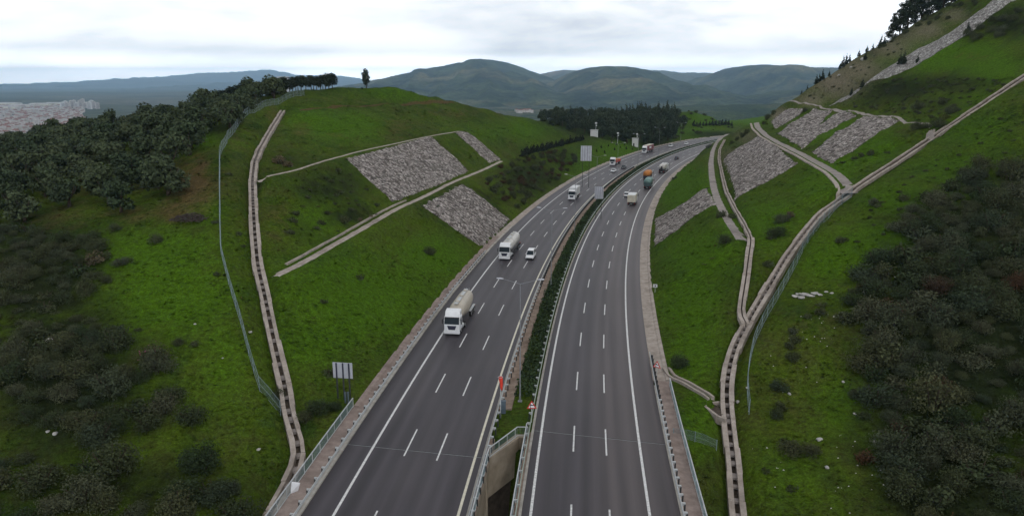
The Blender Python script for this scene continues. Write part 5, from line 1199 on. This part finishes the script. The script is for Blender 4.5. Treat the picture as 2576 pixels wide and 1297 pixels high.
def box_truck(label, px, py, car, cabm, boxm, L=9.5, bh=3.5, facing=True, roofm=None, doors=True):
    t = thing('box_truck', label, 'truck'); yf = L/2
    cab(t, yf, cabm, 2.45, 3.25, bh > 3.3); chassis(t, -L/2+.2, yf-.4); axles(t, [-L*.22] if L < 11 else [yf-3.9, -L*.24, -L*.34], .48); fuel(t, yf-3.4, .7)
    def f(mb): mb.loft([rrect(2.52, 1.15, bh, -L/2+.05, .06, 1), rrect(2.52, 1.15, bh, yf-2.35, .06, 1)])
    part(t, 'cargo_box', M[boxm], f)
    part(t, 'box_roof', M[roofm or 'offwhite'], lambda mb: mb.box((0, (yf-2.35-L/2)/2, bh+.02), (2.46, L-2.5, .06)))
    if doors:
        for sx in (-1, 1): part(t, 'rear_door', M[boxm], lambda mb: mb.box((sx*.62, -L/2+.03, (1.2+bh)/2), (1.16, .06, bh-1.4)))
    rear_guard(t, -L/2-.02); return place(t, px, py, car, L)
box_truck('white box truck alone in the left lane with a bright white roof, facing the camera', 1437, 504, 'L', 'white', 'offwhite', 9.5, 3.75)
box_truck('cream box truck driving away beside the white hatchback, nearest truck going away', 1587, 518, 'R', 'offwhite', 'cream', 8.5, 3.4)
def flatbed(px, py):
    t = thing('flatbed_truck', 'white cab truck with low reddish flatbed, in the left lane beyond the box truck', 'truck'); L = 13.; yf = L/2
    cab(t, yf, 'white', 2.5, 3.7); chassis(t, -L/2, yf-.4); axles(t, [yf-3.6, -3.4, -4.7], .5); fuel(t, yf-5)
    part(t, 'load_bed', M['red'], lambda mb: (mb.box((0, -1.6, 1.35), (2.5, 9.6, .3)), [mb.box((sx*1.22, -1.6, 1.75), (.06, 9.6, .5)) for sx in (-1, 1)], mb.box((0, 3.2, 1.9), (2.5, .1, 1.1))))
    part(t, 'load', M['orange'], lambda mb: (mb.box((.1, -.4, 2.0), (1.9, 4.2, 1.0), 0, .04), mb.box((-.1, -4.2, 1.85), (2., 2.4, .7), 0, -.05)))
    rear_guard(t, -L/2); return place(t, 1539, 417, 'L', L)
flatbed(1539, 417)
def trailer(px, py):
    t = thing('semi_trailer_truck', 'white cab truck with maroon-sided trailer coming round the bend on the left', 'truck'); L = 16.; yf = L/2
    cab(t, yf, 'white', 2.5, 3.9); chassis(t, -L/2+.2, yf-.4); axles(t, [yf-3.7], .5); axles(t, [-4.2, -5.4, -6.6], .5, False); fuel(t, yf-5.)
    part(t, 'trailer_body', M['maroon'], lambda mb: mb.loft([rrect(2.54, 1.2, 3.95, -L/2+.1, .06, 1), rrect(2.54, 1.2, 3.95, yf-2.6, .06, 1)]))
    part(t, 'trailer_roof', M['cream'], lambda mb: mb.box((0, -1.25, 3.98), (2.5, 13.1, .07)))
    part(t, 'side_panel', M['offwhite'], lambda mb: mb.box((-1.275, -.5, 2.7), (.02, 4., 1.1)))
    part(t, 'side_panel', M['offwhite'], lambda mb: mb.box((1.275, -.5, 2.7), (.02, 4., 1.1)))
    rear_guard(t, -L/2); return place(t, px, py, 'L', L)
trailer(1619, 386)
def dump(label, px, py, mat, low, L=9.5, top=3.7):
    t = thing('covered_truck', label, 'truck'); yf = L/2
    cab(t, yf, 'offwhite', 2.45, 3.2, False); chassis(t, -L/2+.2, yf-.4); axles(t, [-1.6, -2.95], .5); fuel(t, yf-3.1, .7)
    part(t, 'body', M[low], lambda mb: mb.loft([rrect(2.5, 1.1, 2.3, -L/2, .05, 1), rrect(2.5, 1.1, 2.3, yf-2.35, .05, 1)]))
    def cov(mb):
        rings = []
        for y in np.linspace(-L/2-.05, yf-2.3, 9):
            b = .08*math.sin(y*2.3); rings.append([(1.26, y, 2.05), (1.27, y, 2.9), (1.1, y, top-.25+b), (.5, y, top+b), (-.5, y, top+b), (-1.1, y, top-.25+b), (-1.27, y, 2.9), (-1.26, y, 2.05)])
        mb.loft(rings)
    part(t, 'tarpaulin', M[mat], cov, True)
    part(t, 'tailgate', M[low], lambda mb: mb.box((0, -L/2-.06, 1.65), (2.4, .08, 1.1)))
    rear_guard(t, -L/2-.12); return place(t, px, py, 'R', L)
dump('dark truck with rounded teal tarpaulin driving away, close behind the orange one', 1627, 476, 'teal', 'tealdark')
dump('truck under an orange tarpaulin driving away ahead of the teal one', 1625, 456, 'orange', 'chassis', 9.5, 3.8)
def round_tank(px, py):
    t = thing('tanker_truck', 'white tanker seen from behind with dark rear gear, driving away ahead of the orange truck', 'tanker truck'); L = 13.; yf = L/2
    cab(t, yf, 'white', 2.45, 3.3); chassis(t, -L/2+.2, yf-.4); axles(t, [yf-3.6, -3.5, -4.8], .5); fuel(t, yf-5)
    for sx in (-1, 1): tank(t, [(3.6, .2, 2.3, 2.9), (3.3, .52, 1.6, 3.5), (2.6, .62, 1.4, 3.65), (-5.4, .62, 1.4, 3.65), (-6.0, .5, 1.7, 3.4), (-6.2, .2, 2.3, 2.9)], 'tankgrey').location = (sx*.62, 0, 0)
    part(t, 'rear_gear', M['chassis'], lambda mb: (mb.box((0, -6.2, 1.2), (2.3, .5, 1.0)), mb.box((0, -6.25, 2.1), (.5, .35, 1.6)), mb.tube([(-.9, -6.2, 1.5), (0, -6.3, 2.6), (.9, -6.2, 1.5)], .09, 6)))
    rear_guard(t, -L/2-.05); return place(t, px, py, 'R', L)
round_tank(1663, 436)

def car(label, px, py, carr, paint, kind='hatch', cat='car'):
    t = thing('car', label, cat); L, W, Hc = {'hatch': (4.1, 1.75, 1.5), 'saloon': (4.5, 1.8, 1.45), 'van': (4.5, 1.82, 1.86)}[kind]; a = L/2
    zb = .92 if kind != 'van' else 1.02
    part(t, 'body', M[paint], lambda mb: mb.loft([rrect(W*.82, .36, .62, a, .1), rrect(W*.95, .26, .72, a-.12, .14), rrect(W, .24, zb-.1, a-.75, .16), rrect(W, .24, zb, a-1.15, .16), rrect(W, .24, zb+.03, -a+.7, .16), rrect(W*.97, .26, zb, -a+.15, .16), rrect(W*.86, .36, zb-.18, -a, .12)]), True)
    f0, f1 = a-1.05, a-1.75; r1, r0 = (-a+.75, -a+.2) if kind == 'hatch' else (-a+1.35, -a+.65) if kind == 'saloon' else (-a+.35, -a+.08)
    if kind == 'van': f0, f1 = a-.85, a-1.55
    part(t, 'roof', M[paint], lambda mb: mb.loft([rrect(W*.72, Hc-.08, Hc-.02, f1+.08, .03), rrect(W*.76, Hc-.09, Hc, f1-.25, .045), rrect(W*.76, Hc-.09, Hc, r1+.2, .045), rrect(W*.72, Hc-.1, Hc-.03, r1-.05, .03)]), True)
    def pil(mb):
        for sx in (-1, 1):
            for p, q in (((sx*W*.44, f0, zb-.02), (sx*W*.37, f1, Hc-.05)), ((sx*W*.455, -.1, zb-.02), (sx*W*.385, -.1, Hc-.05)), ((sx*W*.44, r0, zb-.02), (sx*W*.37, r1, Hc-.05))): mb.tube([p, q], .05, 5)
    part(t, 'pillars', M[paint], pil)
    q = lambda mb, P: mb.add(P, [(0, 1, 2, 3)])
    part(t, 'windscreen', M['glass'], lambda mb: q(mb, [(-W*.44, f0, zb), (W*.44, f0, zb), (W*.37, f1, Hc-.06), (-W*.37, f1, Hc-.06)]))
    part(t, 'rear_window', M['glass'], lambda mb: q(mb, [(-W*.44, r0, zb), (W*.44, r0, zb), (W*.37, r1, Hc-.06), (-W*.37, r1, Hc-.06)]))
    for sx in (-1, 1):
        part(t, 'side_window', M['glass'], lambda mb: q(mb, [(sx*W*.46, f0, zb), (sx*W*.46, r0, zb), (sx*W*.38, r1, Hc-.06), (sx*W*.38, f1, Hc-.06)]))
        part(t, 'headlight', M['lens'], lambda mb: mb.box((sx*W*.36, a-.13, .64), (.34, .16, .14)))
        part(t, 'tail_light', M['redlens'], lambda mb: mb.box((sx*W*.4, -a+.08, zb-.12), (.2, .14, .26)))
        part(t, 'mirror', M[paint], lambda mb: mb.box((sx*(W*.5+.09), f0-.35, zb+.07), (.17, .1, .12)))
        for y in (a-.85, -a+.8): wheel(t, sx*(W/2-.1), y, .32, .21)
    part(t, 'bumper', M['chassis'], lambda mb: mb.box((0, a-.02, .36), (W*.7, .1, .16)))
    part(t, 'number_plate', M['lens'], lambda mb: mb.box((0, (-a-.01) if carr == 'R' else a+.04, .5 if carr == 'L' else .7), (.5, .02, .11)))
    return place(t, px, py, carr, L)
car('small white van-like car in the middle lane beside the pale two-dome tanker', 1331, 654, 'L', 'white', 'van')
car('white saloon low on the road in front of the black car, beyond the box truck', 1540, 434, 'L', 'white', 'saloon')
car('black car in the fast lane behind the white saloon, coming towards the camera', 1566, 425, 'L', 'carblack', 'saloon')
car('white van-like car on the far bend behind the maroon trailer', 1684, 370, 'L', 'white', 'van')
car('farthest white car coming round the bend', 1723, 364.5, 'L', 'white', 'hatch')
car('white hatchback driving away in the fast lane beside the cream truck', 1574, 496, 'R', 'white', 'hatch')
car('small dark car driving away near the bend, ahead of the white tanker', 1700, 402, 'R', 'carblack', 'hatch')

# ------------------------------------------------------------------ lamps, signs and small things
def lamp(s, first=None):
    p = rp(s, -med(s)*.5+.1); d = rdir(s); rz = math.atan2(-d[0], d[1])
    if first: return dup(first, (p[0], p[1], 0), rz, None)
    t = thing('street_lamp', 'tall thin street lamp with two arms standing in the median', 'street lamp', (p[0], p[1], 0), rz, 'double-armed lamps along the median')
    part(t, 'pole', M['lamppost'], lambda mb: (mb.tube([(0, 0, 0), (0, 0, .9), (0, 0, .95), (0, 0, 14.9)], [.11, .11, .075, .04], 8), mb.box((0, 0, .03), (.5, .5, .1))))
    for sx in (-1, 1):
        a = part(t, 'arm', M['lamppost'], lambda mb: mb.tube([(0, 0, 14.85), (sx*.9, 0, 15.1), (sx*2.1, 0, 15.45)], [.035, .03, .025], 6))
        part(a, 'lamp_head', M['signback'], lambda mb: mb.loft([rrect(.16, 15.40, 15.50, 0, .04), rrect(.36, 15.38, 15.54, .5, .06), rrect(.3, 15.40, 15.50, 1.0, .04)]).v and [mb.v.__setitem__(i, (sx*(2.0+q[1]*.8), q[0]*.8, q[2]+.04*q[1])) for i, q in enumerate(mb.v)])
    return t
s1 = float(road_off([UZ(1304, 1008, 0)[0]], [UZ(1304, 1008, 0)[1]])[1][0]); L1 = lamp(s1)
LL = ['nearest tall double-armed street lamp in the median, its arms over the left carriageway', 'second double-armed street lamp from the camera, beyond the nearest one', 'third double-armed median lamp, in front of the rear of the median sign board']
L1['label'] = LL[0]
for k in range(1, 8):
    s = s1+50*k
    if s < SEND: 
        o = lamp(s, L1); o['label'] = LL[k] if k < 3 else 'small far street lamp in the median by the curve'

def sign_board(label, corners_base, w, h, z0, yaw, ribs, legs, loc, dark=True):
    t = thing('sign_board', label, 'road sign', loc, yaw)
    part(t, 'panel', M['signback'], lambda mb: (mb.box((0, 0, z0+h/2), (w, .05, h)), [mb.box((0, -.04, z0+h*(k+.5)/12), (w*.99, .025, .04)) for k in range(12)]))
    for x in ribs: part(t, 'rib', M['signrib'], lambda mb: mb.box((x*w, -.09, z0+h/2), (.16 if dark else .1, .1, h*.97)))
    for x in legs: part(t, 'leg', M['postdark'], lambda mb: mb.box((x*w, -.10, z0/2-.6), (.14, .14, z0+1.2)))
    return t
p = hit(866, 1003); zt = p[2]
sign_board('rear of a pale sign board on three dark legs on the left slope', None, 2.45, 2.0, 2.75, R(-8), (-.31, .02, .33), (-.31, .02, .33), (p[0], p[1], zt))
def sign_far(px, pyb, pyt, wpx, D, label, ground=None):
    x, y, zb = UD(px, pyb, D); zt_ = UD(px, pyt, D)[2]; w = wpx*D/F; g_ = float(Hh(x, y)) if ground is None else ground
    d = rdir(s_of_y(y)); return sign_board(label, None, w, zt_-zb, zb-g_, math.atan2(-d[0], d[1])*.55, (-.35, -.12, .12, .35), (-.3, .3), (x, y, g_), False)
sign_far(1473.5, 405, 367, 27, 268, 'rear of a tall ribbed grey sign board on the left bank before the bend')
sign_far(1506, 500, 470, 22, 205, 'rear of a ribbed grey sign board standing in the median', 0.)

def panel_sign(name, label, loc, yaw, zc, side, mark):
    t = thing(name, label, 'warning sign', loc, yaw)
    part(t, 'post', M['galv'], lambda mb: mb.tube([(0, .06, -.3), (0, .06, zc+.2)], .04, 6))
    h = side*.866; tri = lambda k, y: [(-side/2*k, y, zc-h/3*k), (side/2*k, y, zc-h/3*k), (0, y, zc+h*2/3*k)]
    part(t, 'red_border', M['red'], lambda mb: mb.add(tri(1, 0)+tri(1, .03), [(0, 1, 2), (5, 4, 3), (0, 3, 4, 1), (1, 4, 5, 2), (2, 5, 3, 0)]))
    part(t, 'white_face', M['white'], lambda mb: mb.add(tri(.66, -.008)+tri(.66, .01), [(0, 1, 2), (5, 4, 3), (0, 3, 4, 1), (1, 4, 5, 2), (2, 5, 3, 0)]))
    part(t, 'symbol', M['carblack'], mark)
    return t
def wind(zc, s):
    def f(mb):
        mb.box((-.13*s, -.015, zc), (.05*s, .012, .42*s)); mb.add([(-.12*s, -.016, zc+.2*s), (-.12*s, -.016, zc+.06*s), (.2*s, -.016, zc+.02*s), (.2*s, -.016, zc+.1*s)], [(0, 1, 2, 3)])
    return f
p = UD(1337, 1020, 77.2); panel_sign('warning_sign', 'red-bordered triangular warning sign at the end of the hedge in the median', (p[0], p[1], 0), R(4), p[2], 1.15, wind(p[2], 1.15))
p = UD(1652, 918, 90.2); panel_sign('warning_sign', 'red-bordered triangular warning sign behind the right guardrail by the drain ditch', (p[0], p[1], .1), R(-38), p[2]-.1, 1.1, wind(p[2]-.1, 1.1))
# windsock on its pole, with the cabinet behind it
p = UD(1259, 1090, 78.4); t = thing('windsock', 'limp red windsock on a thin pole at the end of the median strip', 'windsock', (p[0], p[1], 0))
part(t, 'pole', M['galv'], lambda mb: mb.tube([(0, 0, -.2), (0, 0, 4.9)], .045, 6))
part(t, 'sleeve', M['windsock'], lambda mb: mb.tube([(.03, -.05, 5.05), (.05, -.07, 4.7), (.12, -.1, 4.2), (.10, -.1, 3.75), (.16, -.12, 3.5)], [.25, .22, .18, .15, .11], 10), True)
part(t, 'hoop', M['galv'], lambda mb: mb.tube([(.28*math.cos(a), .28*math.sin(a)-.05, 5.06) for a in np.linspace(0, 6.283, 13)], .025, 5))
p = UD(1266, 1052, 79.6); t = thing('cabinet', 'narrow blue-grey box standing behind the windsock pole', 'cabinet', (p[0], p[1], 0))
part(t, 'case', M['blue'], lambda mb: (mb.box((0, 0, .75), (.55, .4, 1.5)), mb.box((0, 0, 1.53), (.62, .47, .07))))
part(t, 'door', M['blue'], lambda mb: mb.box((0, -.21, .78), (.45, .03, 1.25)))
q = hit(873, 1017); t = thing('marker_post', 'blue-grey twin-panel marker standing below the dark-legged sign board', 'marker post', (q[0], q[1], q[2]))
for sx in (-1, 1): part(t, 'panel', M['blue'], lambda mb: mb.box((sx*.19, 0, .95), (.16, .05, 1.5)))
part(t, 'post', M['postdark'], lambda mb: mb.box((0, .02, .7), (.1, .08, 1.9)))
q = hit(1647, 735); t = thing('distance_marker', 'small white square marker on a short post beside the right road edge', 'marker', (q[0], q[1], q[2]-.1), R(-10))
part(t, 'plate', M['offwhite'], lambda mb: mb.box((0, 0, 1.35), (.75, .04, .6))); part(t, 'post', M['galv'], lambda mb: mb.tube([(0, .04, -.2), (0, .04, 1.5)], .04, 6))
part(t, 'mark', M['carblack'], lambda mb: mb.box((0, -.024, 1.35), (.2, .012, .3)))
x, y, z = UD(741, 1225, 62.3); t = thing('white_sheet', 'white sheet caught behind the left bridge railing', 'sheet', (x, y, z), R(35))
part(t, 'sheet_fold', M['sheet'], lambda mb: mb.add([(-.45, 0, -.5), (.3, .1, -.6), (.55, -.05, .35), (-.2, .12, .65), (-.45, .03, -.52), (.3, .13, -.62), (.55, -.02, .33), (-.2, .15, .63)], [(0, 1, 2, 3), (7, 6, 5, 4), (0, 4, 5, 1), (1, 5, 6, 2), (2, 6, 7, 3), (3, 7, 4, 0)]))

# huts and masts beyond the bend
def hut(px, pyb, w, h, D, label):
    x, y, z = UD(px, pyb, D); g_ = float(Hh(x, y)); t = thing('hut', label, 'hut', (x, y, min(z, g_)-.3), R(-12))
    hh = h+max(0, z-min(z, g_))+.3
    part(t, 'wall', M['hut'], lambda mb: mb.box((0, 0, hh/2), (w, w, hh))); part(t, 'roof', M['roofw'], lambda mb: mb.box((0, 0, hh+.08), (w*1.1, w*1.1, .18)))
    part(t, 'door', M['postdark'], lambda mb: mb.box((-w*.2, -w/2-.02, .3+1.0), (.8, .05, 1.9)))
    return x, y, min(z, g_)
hx = hut(1494, 344, 3.8, 3.6, 408, 'white cabin with a mast on the ridge left of the far road'); hut(1597, 364, 3.4, 3.6, 428, 'small white cabin at the roadside just before the maroon trailer truck')
def mast(x, y, z, h, label):
    t = thing('mast', label, 'mast', (x, y, z))
    part(t, 'pole', M['galv'], lambda mb: mb.tube([(0, 0, 0), (0, 0, h)], [.16, .08], 6))
    part(t, 'head', M['offwhite'], lambda mb: (mb.box((0, -.1, h), (1.1, .5, .8)), mb.box((.2, -.1, h-1.3), (.6, .4, .5))))
mast(hx[0]+1.2, hx[1]+3, hx[2], 9.5, 'slim mast with white equipment standing behind the ridge cabin')
x, y, z = UD(1553, 360, 418); mast(x, y, float(Hh(x, y)), 8.5, 'slim roadside mast between the two white cabins')
x, y, z = UD(1601, 362, 434); mast(x, y, float(Hh(x, y)), 6.5, 'short mast beside the roadside cabin')

# ------------------------------------------------------------------ the town on the plain
def house_mesh(w, d, h, roof, pitch):
    mb = MB(); mb.box((0, 0, h/2), (w, d, h), 0)
    if pitch: mb.add([(-w/2-.4, -d/2-.4, h), (w/2+.4, -d/2-.4, h), (w/2+.4, d/2+.4, h), (-w/2-.4, d/2+.4, h), (-w/2, 0, h+pitch), (w/2, 0, h+pitch)], [(0, 1, 5, 4), (2, 3, 4, 5), (1, 2, 5), (3, 0, 4)], 1)
    else: mb.box((0, 0, h+.2), (w*1.03, d*1.03, .4), 1)
    return mb.mesh('house', [M['wallc'], roof])
HS = [house_mesh(13, 10, 8, M['roofr'], 3.), house_mesh(16, 11, 11, M['roofr'], 3.), house_mesh(12, 12, 12, M['roofr'], 2.6), house_mesh(18, 12, 9, M['roofw'], 0), house_mesh(14, 10, 15, M['roofw'], 0)]
g = np.random.default_rng(3); TP = []
while len(TP) < 1500:
    D = float(math.exp(g.uniform(math.log(2100), math.log(4700)))); px = g.uniform(-120, 262); x = (px-CX)/F*D*1.03
    pz = float(plainz(x, D)); qx, qy = proj(np.float64(x), np.float64(D), np.float64(pz))
    if qx > 262-(qy-265)*.25*(qy > 265)-70*vnoise(D*.01, 3.3, 5) or qy < 268: continue
    TP.append((x, D, pz, g.uniform(0, 3.14)))
TP.sort(key=lambda p: p[1])
vis = [p for p in TP if seen(p[0]*.09, p[1]*.09, CAMH+(p[2]+6-CAMH)*.09)]
for p in vis[:296]:
    o = link('house', HS[int(g.integers(0, 5))], None, (p[0], p[1], p[2]-.5), p[3]); tag(o, 'pale house with red or flat roof in the town below the olive grove', 'house', 'houses of the town on the plain')
mbv = []; mbf = []; mm = []; b = 0
for p in vis[296:]:
    me = HS[int(g.integers(0, 5))]; c, s_ = math.cos(p[3]), math.sin(p[3])
    for v in me.vertices: mbv.append((p[0]+v.co.x*c-v.co.y*s_, p[1]+v.co.x*s_+v.co.y*c, p[2]-.5+v.co.z))
    for f in me.polygons: mbf.append([i+b for i in f.vertices]); mm.append(f.material_index if me is not HS[3] and me is not HS[4] else f.material_index*2)
    b += len(me.vertices)
me = bpy.data.meshes.new('town'); me.from_pydata(mbv, [], mbf); [me.materials.append(M[k]) for k in ('wallc', 'roofr', 'roofw')]; me.polygons.foreach_set('material_index', mm)
o = link('town', me); o['kind'] = 'stuff'; o['label'] = 'farther red and grey roofs of the town on the plain'; o['category'] = 'town'
for px, py, w, d, h, D in [(20, 256, 150, 60, 14, 4900), (60, 266, 130, 50, 14, 4500), (105, 262, 120, 70, 16, 4650), (150, 258, 150, 60, 14, 4800), (15, 272, 160, 60, 16, 4200), (85, 284, 90, 50, 12, 3900), (200, 249, 140, 40, 12, 5300), (130, 275, 80, 40, 12, 4100)]:
    x, y, _ = UD(px, py, D); t = thing('shed', 'large pale industrial shed at the far edge of the town', 'shed', (x, y, float(plainz(x, y))-1), g.uniform(-.25, .25), 'industrial sheds at the edge of the town')
    part(t, 'wall', M['shed'], lambda mb: mb.box((0, 0, h/2), (w, d, h))); part(t, 'roof', M['roofw'], lambda mb: mb.add([(-w/2-1, -d/2-1, h), (w/2+1, -d/2-1, h), (w/2+1, d/2+1, h), (-w/2-1, d/2+1, h), (-w/2, 0, h+4), (w/2, 0, h+4)], [(0, 1, 5, 4), (2, 3, 4, 5), (1, 2, 5), (3, 0, 4)]))
for i, (px, D) in enumerate([(158, 4300), (170, 4250), (181, 4400), (192, 4300), (203, 4450), (214, 4350), (226, 4200), (236, 4300), (246, 4250), (166, 4600), (188, 4700), (210, 4650), (231, 4600)]):
    x, y, _ = UD(px, 270, D); h = random.uniform(30, 44); t = thing('apartment_tower', 'pale apartment tower in the cluster at the right end of the town', 'apartment block', (x, y, float(plainz(x, y))-1), random.uniform(0, 1), 'apartment towers at the end of the town')
    part(t, 'wall', M['wallc'] if i % 3 else M['hut'], lambda mb: (mb.box((0, 0, h/2), (20, 17, h)), mb.box((0, 0, h+1.2), (7, 6, 2.5)))); part(t, 'window_band', M['signrib'], lambda mb: [mb.box((0, -8.55, z), (17, .2, 1.2)) for z in np.arange(3, h-1, 3.2)])
for i in range(9):
    x, y, _ = UD(1300+i*4.4+random.uniform(-2, 2), 284, 3000+random.uniform(-60, 90))
    z = UD((x/y)*F*1.0+CX, 283+random.uniform(-3, 3), y)[2]
    o = link('village_house', HS[i % 3], None, (x, y, z), random.uniform(0, 3)); tag(o, 'red-roofed house in the small village at the foot of the mountain', 'house', 'houses of the village below the mountain')
# cooling tower beyond the ridge trees
x, y, z = UD(712, 207, 6200); t = thing('cooling_tower', 'pale squat cooling tower far beyond the trees of the left ridge', 'cooling tower', (x, y, -115))
zt_ = UD(712, 193, 6200)[2]+115
part(t, 'shell', M['tower'], lambda mb: mb.tube([(0, 0, zt_*k) for k in (0, .2, .4, .6, .75, .88, 1)], [62, 56, 51, 48, 47, 47.5, 49], 24, 0, True), True)

# ------------------------------------------------------------------ air, sky, sun, camera
import os
def haze_box():
    mb = MB(); mb.box((0, 16500, 170), (82000, 39000, 920)); o = mb.obj('haze', [])
    m = bpy.data.materials.new('haze_air'); m.use_nodes = True; t = m.node_tree; t.nodes.clear()
    out = t.nodes.new('ShaderNodeOutputMaterial'); v = t.nodes.new('ShaderNodeVolumePrincipled')
    v.inputs['Color'].default_value = (.50, .74, 1.0, 1); v.inputs['Density'].default_value = HAZE; v.inputs['Anisotropy'].default_value = .25
    t.links.new(v.outputs[0], out.inputs['Volume']); o.data.materials.append(m); o['kind'] = 'stuff'; o.display_type = 'WIRE'
HAZE = 6.0e-5
haze_box()

W = bpy.data.worlds.new('World'); S.world = W; W.use_nodes = True; T = W.node_tree; T.nodes.clear()
def wn(k, **kw):
    q = T.nodes.new(k)
    for a, v in kw.items(): setattr(q, a, v)
    return q
def wl(a, b): T.links.new(a, b)
SUN_EL, SUN_AZ = R(48), R(150)
sky = wn('ShaderNodeTexSky', sky_type='NISHITA'); sky.sun_disc = False; sky.sun_elevation = SUN_EL; sky.sun_rotation = SUN_AZ
sky.dust_density = 2.; sky.air_density = 1.
bg1 = wn('ShaderNodeBackground'); bg1.inputs[1].default_value = .1; wl(sky.outputs[0], bg1.inputs[0])
co = wn('ShaderNodeTexCoord'); sep = wn('ShaderNodeSeparateXYZ'); wl(co.outputs['Generated'], sep.inputs[0])
def wm(op, a, b):
    q = wn('ShaderNodeMath', operation=op)
    for i, x in enumerate((a, b)):
        if isinstance(x, (int, float)): q.inputs[i].default_value = x
        else: wl(x, q.inputs[i])
    return q.outputs[0]
def wmr(v, a, b, c, d):
    q = wn('ShaderNodeMapRange', interpolation_type='SMOOTHSTEP'); wl(v, q.inputs[0])
    for i, x in enumerate((a, b, c, d)): q.inputs[i+1].default_value = x
    return q.outputs[0]
zz = wm('MAXIMUM', sep.outputs[2], 0.); den = wm('ADD', zz, .22)
cv = wn('ShaderNodeCombineXYZ'); wl(wm('DIVIDE', sep.outputs[0], den), cv.inputs[0]); wl(wm('DIVIDE', sep.outputs[1], den), cv.inputs[1]); wl(wm('MULTIPLY', zz, 3.), cv.inputs[2])
def wnoise(sc, det, rough, off):
    mp = wn('ShaderNodeMapping'); wl(cv.outputs[0], mp.inputs[0]); mp.inputs['Location'].default_value = off
    q = wn('ShaderNodeTexNoise'); q.inputs['Scale'].default_value = sc; q.inputs['Detail'].default_value = det; q.inputs['Roughness'].default_value = rough; q.inputs['Distortion'].default_value = .4
    wl(mp.outputs[0], q.inputs['Vector']); return q.outputs[0]
n1 = wnoise(.55, 7, .58, (2.3, 1.1, 0)); n2 = wnoise(1.6, 6, .6, (7.1, 3.7, .5))
dens = wm('ADD', wm('MULTIPLY', n1, .7), wm('MULTIPLY', n2, .3))
shade = wmr(dens, .40, .64, 0., 1.)
hz = wmr(zz, .0, .085, 1., 0.); low = wmr(zz, .004, .04, 1., 0.)
shade = wm('MULTIPLY', shade, wm('SUBTRACT', 1., wm('MULTIPLY', hz, .5)))
mixc = wn('ShaderNodeMix', data_type='RGBA'); wl(shade, mixc.inputs[0]); mixc.inputs[6].default_value = (1.65, 1.65, 1.65, 1); mixc.inputs[7].default_value = (.80, .845, .915, 1)
bg2 = wn('ShaderNodeBackground'); wl(mixc.outputs[2], bg2.inputs[0])
deck = wmr(zz, .2, .45, 1., .44)   # unseen sky overhead dimmed to cut the light on the ground
wl(wm('MULTIPLY', deck, wm('ADD', wm('ADD', 1.0, wm('MULTIPLY', hz, .3)), wm('MULTIPLY', low, 3.2))), bg2.inputs[1])
mx = wn('ShaderNodeMixShader'); mx.inputs[0].default_value = .95; wl(bg1.outputs[0], mx.inputs[1]); wl(bg2.outputs[0], mx.inputs[2])
wo = wn('ShaderNodeOutputWorld'); wl(mx.outputs[0], wo.inputs[0])

sl = bpy.data.lights.new('sun', 'SUN'); sl.energy = .7; sl.angle = R(14); sl.color = (1, .97, .92)
so = bpy.data.objects.new('sun', sl); COL.objects.link(so)
# sky_rotation is measured from +Y towards +X
sd = Vector((math.sin(SUN_AZ)*math.cos(SUN_EL), math.cos(SUN_AZ)*math.cos(SUN_EL), math.sin(SUN_EL)))
so.rotation_euler = (-sd).to_track_quat('-Z', 'Y').to_euler()

cd = bpy.data.cameras.new('camera'); cam = bpy.data.objects.new('camera', cd); COL.objects.link(cam); S.camera = cam
cam.location = (0, 0, CAMH); cam.rotation_euler = (math.pi/2-TH, 0, 0)
cd.sensor_fit = 'HORIZONTAL'; cd.sensor_width = 36; cd.lens = 36*F/2575.; cd.clip_start = .5; cd.clip_end = 120000
vs = S.view_settings; vs.view_transform = 'Standard'; vs.look = 'None'; vs.exposure = 0.; vs.gamma = 1.; vs.use_curve_mapping = False
S.render.engine = 'CYCLES'
cy = S.cycles; cy.max_bounces = 5; cy.diffuse_bounces = 2; cy.glossy_bounces = 2; cy.transparent_max_bounces = 12; cy.volume_bounces = 2
cy.use_denoising = True; cy.use_adaptive_sampling = True; cy.adaptive_threshold = .015
